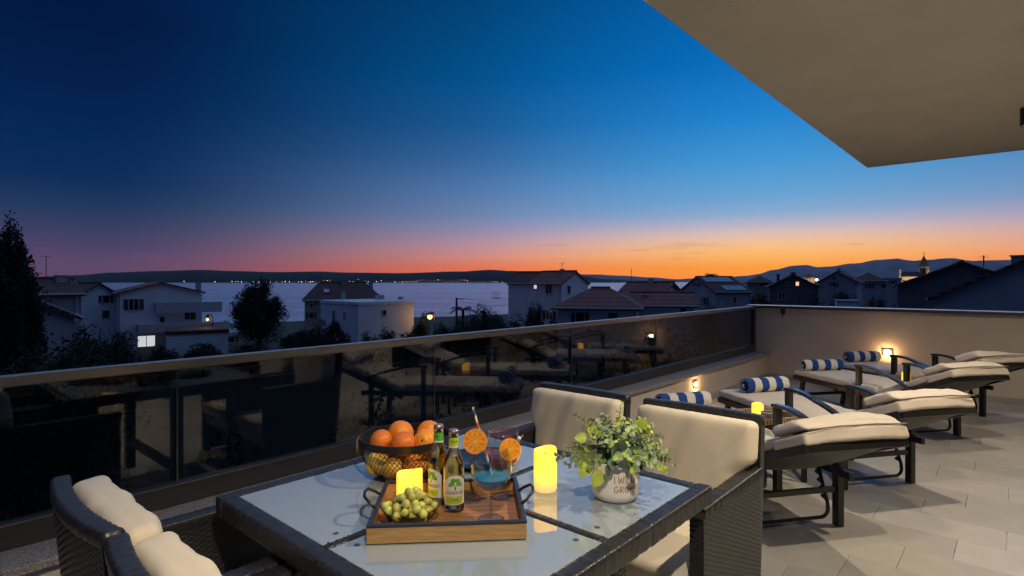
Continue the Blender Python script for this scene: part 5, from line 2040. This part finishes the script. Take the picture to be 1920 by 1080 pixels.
# church with lit walls
ch = house('floodlit stone church nave with bell tower and pointed spire', 1713, 210, 8.6, 7, -9, yz(519, 210), yz(511, 210), 6, 'x', M_WALLP, M_ROOFD, name='church', cat='church', over=0.2,
           wins=[('f', -3.2, yz(527, 210), 0.9, 0.9, 'dark')])
zt = yz(500, 210) + 9
tw = MB().box(2.0, 5.0, 2.0, 5.0, 0, zt)
tw.build('bell_tower', M_WALLP, ch)
for k in range(4):
    a = k * PI / 2
    Mx = Matrix.Translation((3.5, 3.5, zt - 1.8)) @ Matrix.Rotation(a, 4, 'Z')
    MB().box(-0.45, 0.45, -1.53, -1.49, -0.9, 1.0, Mx).build('belfry_opening', M_DARKWIN, ch)
sp = MB()
sp.add([(1.9, 1.9, zt + 0.02), (5.1, 1.9, zt + 0.02), (5.1, 5.1, zt + 0.02), (1.9, 5.1, zt + 0.02), (3.5, 3.5, yz(478, 210) + 9)], [(0, 1, 4), (1, 2, 4), (2, 3, 4), (3, 0, 4), (3, 2, 1, 0)])
spire = sp.build('spire', M_ROOFG, ch)
MB().tube([(3.5, 3.5, yz(478, 210) + 8.8), (3.5, 3.5, yz(472, 210) + 9)], 0.08, 6).bar((3.1, 3.5, yz(474.5, 210) + 9), (3.9, 3.5, yz(474.5, 210) + 9), 0.1, 0.1).build('cross', M_STEEL, spire)
MB().box(-4.35, -3.8, 0.3, 0.9, zt * 0.6, yz(505, 210) + 9).build('gable_statue', M_WALLP, ch)
for (x, y, e) in ((-3.5, -4.5, 2600), (1.5, -5, 2600), (3.5, -3.0, 2200)):
    point_lamp(ch, (x, y, 5.5), e, (1.0, 0.72, 0.38), 0.2)
pv = house('small lit pavilion tower with pyramid roof on the ridge of roofs', 1517, 150, 2.8, 2.8, -9, yz(521, 150), yz(514, 150), 0, 'x', M_WALLP, M_ROOFD, hip=1.6, name='pavilion', cat='pavilion', over=0.3)
point_lamp(pv, (1.2, -2.6, yz(523, 150) + 9), 320, (1.0, 0.75, 0.42), 0.1)

# street lamps that are lit
M_BULB = emit('sodium_bulb', (1.0, 0.42, 0.04), 4.0)
M_BULBW = emit('white_bulb', (1.0, 0.9, 0.75), 8.0)


def street_lamp(px, py, d, label, energy, bulb, rb=0.22, col=(1.0, 0.55, 0.15)):
    q = at(px, py, d)
    zb = ground_z((px - 960) / FPX * d, d)
    t = thing('street_lamp', label, 'street lamp', (q.x, q.y, zb), FACE, 'lit street lamps in the village')
    h = q.z - zb
    MB().tube([(0.5, 0, 0), (0.5, 0, h + 0.2), (0.4, 0, h + 0.45), (0.0, 0, h + 0.5)], [0.07, 0.05, 0.045, 0.04], 8).build('pole', M_ALU, t, smooth=True)
    MB().lathe([(0, h + 0.46), (rb * 1.3, h + 0.40), (rb * 1.4, h + 0.2), (rb * 1.25, h + 0.2), (rb * 1.2, h + 0.36), (0, h + 0.4)], 16, (0, 0, 0)).build('hood', M_ALU, t)
    MB().lathe([(rb * math.sin(PI * k / 8), h - rb * math.cos(PI * k / 8)) for k in range(9)], 12).build('bulb', bulb, t, smooth=True)
    point_lamp(t, (0, -rb * 1.6, h - rb * 0.4), energy, col, 0.15)


street_lamp(806, 594, 58, 'orange glowing street lamp beside the white cube house', 55, M_BULB, 0.26)
street_lamp(389, 599, 55, 'small orange street lamp at the end of the villa balcony', 15, M_BULB, 0.12)
street_lamp(1531, 524.5, 140, 'white street lamp next to the lit pavilion', 150, M_BULBW, 0.3, (1, .85, .65))

# wooden pole with wires
up_ = thing('utility_pole', 'wooden utility pole with wires above the shrubs by the sea', 'pole', W((856 - 960) / FPX * 52, 52, -5.2), FACE)
hz = yz(558, 52) + 5.2
MB().tube([(0, 0, 0), (0, 0, hz)], [0.12, 0.09], 8).build('shaft', mat('old_wood', (0.06, 0.045, 0.035), 0.9), up_)
MB().bar((-0.1, 0, hz - 0.12), (0.7, 0, hz - 0.12), 0.08, 0.08).build('cross_arm', mat('old_wood', (0.06, 0.045, 0.035), 0.9), up_)
for k, (x0, z0) in enumerate(((0.65, hz - 0.05), (0.3, hz - 0.3))):
    pts = [(x0 + 4.6 * i / 10, 1.2 * i / 10, z0 - 0.25 * math.sin(PI * i / 10) - (0.1 + .3 * k) * i / 10) for i in range(11)]
    MB().tube(pts, 0.014, 4).build('wire', M_BLACK, up_)

# ------------------------------------------------------------------ trees and shrubs
M_FOL = mat('dark_foliage', (0.014, 0.022, 0.010), 0.8, var=0.45, scale=0.9)
M_OLIVE = mat('olive_foliage', (0.036, 0.046, 0.030), 0.8, var=0.4, scale=0.9)
M_CYP = mat('cypress_foliage', (0.008, 0.013, 0.008), 0.85, var=0.45, scale=0.8)
M_LAV = mat('lavender_foliage', (0.06, 0.052, 0.04), 0.85, var=0.4, scale=2)
M_PALE = mat('pale_leaf', (0.30, 0.30, 0.28), 0.6, var=0.3, scale=4)
M_BARK = mat('bark', (0.05, 0.04, 0.03), 0.95, var=0.3, scale=4, bump=0.5, bscale=8)


def foliage(cx_, cy_, cz_, rx, ry, rz, n, size, seed, clumps=50, up=0.0, taper=0.0):
    g = np.random.default_rng(seed)
    c = g.normal(size=(clumps, 3))
    c /= np.linalg.norm(c, axis=1)[:, None]
    c *= (g.random((clumps, 1)) ** 0.45) * 0.86
    k = g.integers(0, clumps, n)
    cs = 0.10 + 0.16 * g.random(clumps)
    p = c[k] + g.normal(size=(n, 3)) * cs[k][:, None] * 0.8
    rad = np.linalg.norm(p, axis=1)
    p[rad > 1.12] *= (1.0 / rad[rad > 1.12])[:, None]
    if taper:
        f = 1 - taper * np.clip((p[:, 2] + 1) / 2, 0, 1) ** 1.4
        p[:, 0] *= f
        p[:, 1] *= f
    p = p * np.array([rx, ry, rz]) + np.array([cx_, cy_, cz_])
    d = g.normal(size=(n, 3))
    d[:, 2] += up
    d /= np.linalg.norm(d, axis=1)[:, None]
    e = g.normal(size=(n, 3))
    s = np.cross(d, e)
    s /= np.linalg.norm(s, axis=1)[:, None] + 1e-9
    L_ = size * (0.6 + 0.8 * g.random((n, 1)))
    w_ = L_ * 0.42
    v = np.stack([p - d * L_ / 2, p + s * w_ / 2, p + d * L_ / 2, p - s * w_ / 2], axis=1).reshape(-1, 3)
    return v


def plant(name, label, px, d, ytop, zb, rx, cat, n=5000, size=0.14, m=None, seed=1, trunk=True, taper=0.0, clumps=50, ybot=None, group=None, up=0.0, ry=None):
    X = (px - 960) / FPX * d
    zt_ = yz(ytop, d)
    t = thing(name, label, cat, W(X, d, zb), FACE, group)
    z0 = (yz(ybot, d) if ybot else zb + 0.1) - zb
    z1 = zt_ - zb
    rz = (z1 - z0) / 2
    v = foliage(0, 0, (z0 + z1) / 2, rx, ry or rx, rz, n, size, seed, clumps, up, taper)
    me = bpy.data.meshes.new('crown')
    me.vertices.add(len(v))
    me.vertices.foreach_set('co', v.ravel())
    q = len(v) // 4
    me.loops.add(q * 4)
    me.loops.foreach_set('vertex_index', np.arange(q * 4))
    me.polygons.add(q)
    me.polygons.foreach_set('loop_start', np.arange(q) * 4)
    me.update()
    me.validate()
    me.materials.append(m or M_FOL)
    o = bpy.data.objects.new('crown', me)
    COL.objects.link(o)
    o.parent = t
    if trunk:
        b = MB()
        top = z0 + rz * 1.1
        b.tube([(0, 0, -0.2), (0.05 * rx, 0, top * 0.4), (-0.03 * rx, 0.02, top)], [0.09 * rx + 0.04, 0.07 * rx + 0.03, 0.02 * rx + 0.01], 8)
        r7 = random.Random(seed)
        for k in range(6):
            a = r7.uniform(0, 6.28)
            zz_ = top * r7.uniform(0.45, 0.9)
            b.tube([(0, 0, zz_), (math.cos(a) * rx * 0.35, math.sin(a) * rx * 0.35, zz_ + rz * 0.35), (math.cos(a) * rx * 0.65, math.sin(a) * rx * 0.65, zz_ + rz * 0.6)], [0.04 * rx + 0.015, 0.03 * rx + 0.01, 0.008], 6)
        b.build('trunk', M_BARK, t, smooth=True)
    return t


plant('cypress_tree', 'tall dark cypress with a pointed top beside the tiled house', 18, 21, 402, -3.7, 1.45, 'tree', 16000, 0.16, M_CYP, 2, taper=0.72, clumps=120, ybot=735, up=1.2)
plant('cypress_tree', 'shorter dark conifer leaning against the tall cypress', 46, 20, 500, -3.7, 0.75, 'tree', 6000, 0.15, M_CYP, 31, taper=0.6, clumps=60, ybot=735, up=1.0)
plant('round_tree', 'large round dark tree in front of the bay', 484, 50, 524, -5.0, 2.6, 'tree', 22000, 0.21, M_FOL, 8, taper=0.30, clumps=62, ybot=650)
garden = 'dark garden trees and shrubs below the balustrade'
for i, (nm, lb, px, d, yt, rx, n, sz, m_, yb) in enumerate([
    ('garden_tree', 'bushy dark tree at the foot of the tall cypress', 112, 17, 603, 1.5, 7000, 0.13, M_FOL, None),
    ('garden_tree', 'broad dark tree hiding the base of the pale house', 190, 21, 598, 1.5, 7000, 0.13, M_FOL, None),
    ('garden_tree', 'dark shrub in front of the villa, reaching over the handrail', 150, 11, 640, 1.2, 6000, 0.10, M_FOL, None),
    ('garden_tree', 'dense low shrub left of the lit villa window', 232, 30, 622, 1.2, 4000, 0.13, M_FOL, None),
    ('garden_tree', 'lowest dark shrub at the end of the handrail', 40, 9, 662, 1.2, 6000, 0.09, M_FOL, None),
    ('garden_tree', 'dark rounded tree before the blank side of the cube house', 590, 40, 598, 1.7, 7000, 0.16, M_FOL, None),
    ('garden_tree', 'small dark tree between the round tree and the cube house', 548, 42, 618, 1.2, 4000, 0.15, M_FOL, None),
    ('olive_shrub', 'grey-green shrub in front of the lit corner of the cube house', 722, 30, 612, 1.1, 4000, 0.13, M_OLIVE, None),
    ('olive_shrub', 'thin grey-green shrub next to the lit cube house corner', 762, 34, 622, 0.9, 2500, 0.14, M_OLIVE, None),
    ('olive_shrub', 'spiky shrub around the orange street lamp', 795, 59, 584, 0.7, 1500, 0.2, M_OLIVE, None),
    ('olive_tree', 'olive tree with feathery top right of the utility pole', 905, 44, 570, 1.6, 7000, 0.16, M_OLIVE, None),
    ('olive_tree', 'lower olive tree around the utility pole foot', 868, 40, 592, 1.3, 5000, 0.15, M_OLIVE, None),
    ('olive_tree', 'broad olive tree against the wall of the tall pale house', 935, 46, 588, 1.2, 5000, 0.15, M_OLIVE, None),
    ('garden_tree', 'dark pointed shrub in front of the white gabled house', 1000, 40, 564, 1.2, 6000, 0.14, M_FOL, None),
    ('garden_tree', 'dark low shrub beside the hipped roof house wall', 968, 38, 590, 1.0, 4000, 0.14, M_FOL, None),
    ('garden_tree', 'dark tree below the attic window house', 1425, 75, 545, 2.0, 4000, 0.25, M_FOL, None),
    ('garden_tree', 'dark tree hiding the base of the grey gabled house', 1580, 72, 541, 2.4, 5000, 0.25, M_FOL, None),
    ('garden_tree', 'dark tree against the unplastered gable wall', 1650, 58, 548, 2.0, 5000, 0.22, M_FOL, None),
    ('garden_tree', 'dark bush in front of the attic window house', 1525, 70, 551, 1.8, 4000, 0.22, M_FOL, None),
    ('garden_tree', 'low bush at the foot of the lit villa window wall', 300, 34, 647, 1.2, 5000, 0.13, M_FOL, None),
    ('garden_tree', 'low bush in front of the villa garage', 380, 36, 644, 1.3, 5000, 0.13, M_FOL, None),
    ('garden_tree', 'low bush under the round tree', 470, 34, 636, 1.3, 5000, 0.13, M_FOL, None),
    ('garden_tree', 'dark tree covering the left corner of the cube house', 628, 36, 604, 1.1, 6000, 0.14, M_FOL, None),
    ('garden_tree', 'dark bush between the street lamp and the pole', 832, 40, 603, 0.9, 4000, 0.14, M_FOL, None),
    ('garden_tree', 'dark bush beside the low wing with the stubby chimney', 1330, 50, 566, 1.2, 4000, 0.16, M_FOL, None),
    ('garden_tree', 'leafy dark tree between the cube house and the street lamp', 785, 46, 606, 1.1, 5000, 0.15, M_FOL, None),
    ('garden_tree', 'dark hedge tree in front of the cube house front wall', 690, 33, 622, 1.0, 5000, 0.13, M_FOL, None),
    ('garden_tree', 'dark tree between the hipped roof and the white gabled house', 1045, 46, 588, 1.0, 5000, 0.15, M_FOL, None),
    ('garden_tree', 'bare-topped tree rising above the solar roof', 1332, 100, 512, 2.2, 700, 0.35, M_FOL, 528),
]):
    X_ = (px - 960) / FPX * d
    plant(nm, lb, px, d, yt, ground_z(X_, d), rx, 'tree' if 'tree' in nm else 'shrub', n, sz, m_, 40 + i, ybot=yb, taper=0.25, group=garden, clumps=45)
for i, (lb, px, d, yt, rx, m_, n, sz) in enumerate([
    ('brownish rounded lavender bush behind the glass balustrade', 985, 7.6, 655, 0.50, M_LAV, 5000, 0.075),
    ('dark oleander behind the glass near the balustrade corner', 1330, 11.5, 600, 0.9, M_FOL, 4000, 0.12),
    ('dark oleander behind the glass below the solar roof house', 1235, 11, 612, 0.9, M_FOL, 4000, 0.12),
    ('dark oleander behind the glass below the hipped roof', 1130, 9.6, 630, 0.9, M_FOL, 4000, 0.12),
    ('dark oleander behind the glass below the olive trees', 880, 9, 668, 0.8, M_FOL, 4000, 0.11),
    ('feathery shrub behind the glass at the handrail middle', 700, 7.8, 700, 0.7, M_LAV, 3500, 0.10),
    ('rosemary shrub with upright sprigs behind the far left glass', 120, 4.6, 800, 0.5, M_FOL, 4000, 0.07),
    ('rosemary shrub with upright sprigs behind the glass joint', 420, 5.6, 770, 0.5, M_FOL, 4000, 0.07),
    ('pale-leaved plant behind the glass beside the lavender bush', 1075, 8.2, 678, 0.30, M_PALE, 160, 0.12),
    ('pale-leaved plant behind the glass between the oleanders', 1180, 9.2, 668, 0.35, M_PALE, 180, 0.12),
    ('pale-leaved plant behind the glass near the corner post', 1275, 10.4, 652, 0.35, M_PALE, 160, 0.12),
]):
    X_ = (px - 960) / FPX * d
    plant('garden_shrub', lb, px, d, yt, -3.3, rx, 'shrub', n, sz, m_, 80 + i, trunk=True, group='shrubs seen through the tinted glass', clumps=40, up=0.6)

# palm by the pole
pm = thing('palm_tree', 'small palm with drooping fronds next to the utility pole', 'palm', W((868 - 960) / FPX * 50, 50, -5.2), FACE)
zp = yz(580, 50) + 5.2
MB().tube([(0, 0, 0), (0.05, 0, zp * 0.5), (0, 0, zp)], [0.16, 0.13, 0.12], 8).build('trunk', M_BARK, pm, smooth=True)
for k in range(22):
    a = 2 * PI * k / 22 + 0.2 * (k % 3)
    el = 0.2 + 0.5 * (k % 4) / 3
    b = MB()
    ln = 1.15
    for i in range(9):
        q = i / 8
        x, z = ln * q * math.cos(el), ln * q * math.sin(el) - 0.55 * q * q
        for s in (-1, 1):
            b.add([(x, 0, z), (x + 0.12, s * 0.02, z - 0.01), (x + 0.16, s * (0.30 * math.sin(PI * (0.15 + q * 0.8))), z - 0.12)], [(0, 1, 2)])
    o = b.build('frond', M_FOL, pm, recalc=False)
    o.location = (0, 0, zp)
    o.rotation_euler = (0, 0, a)
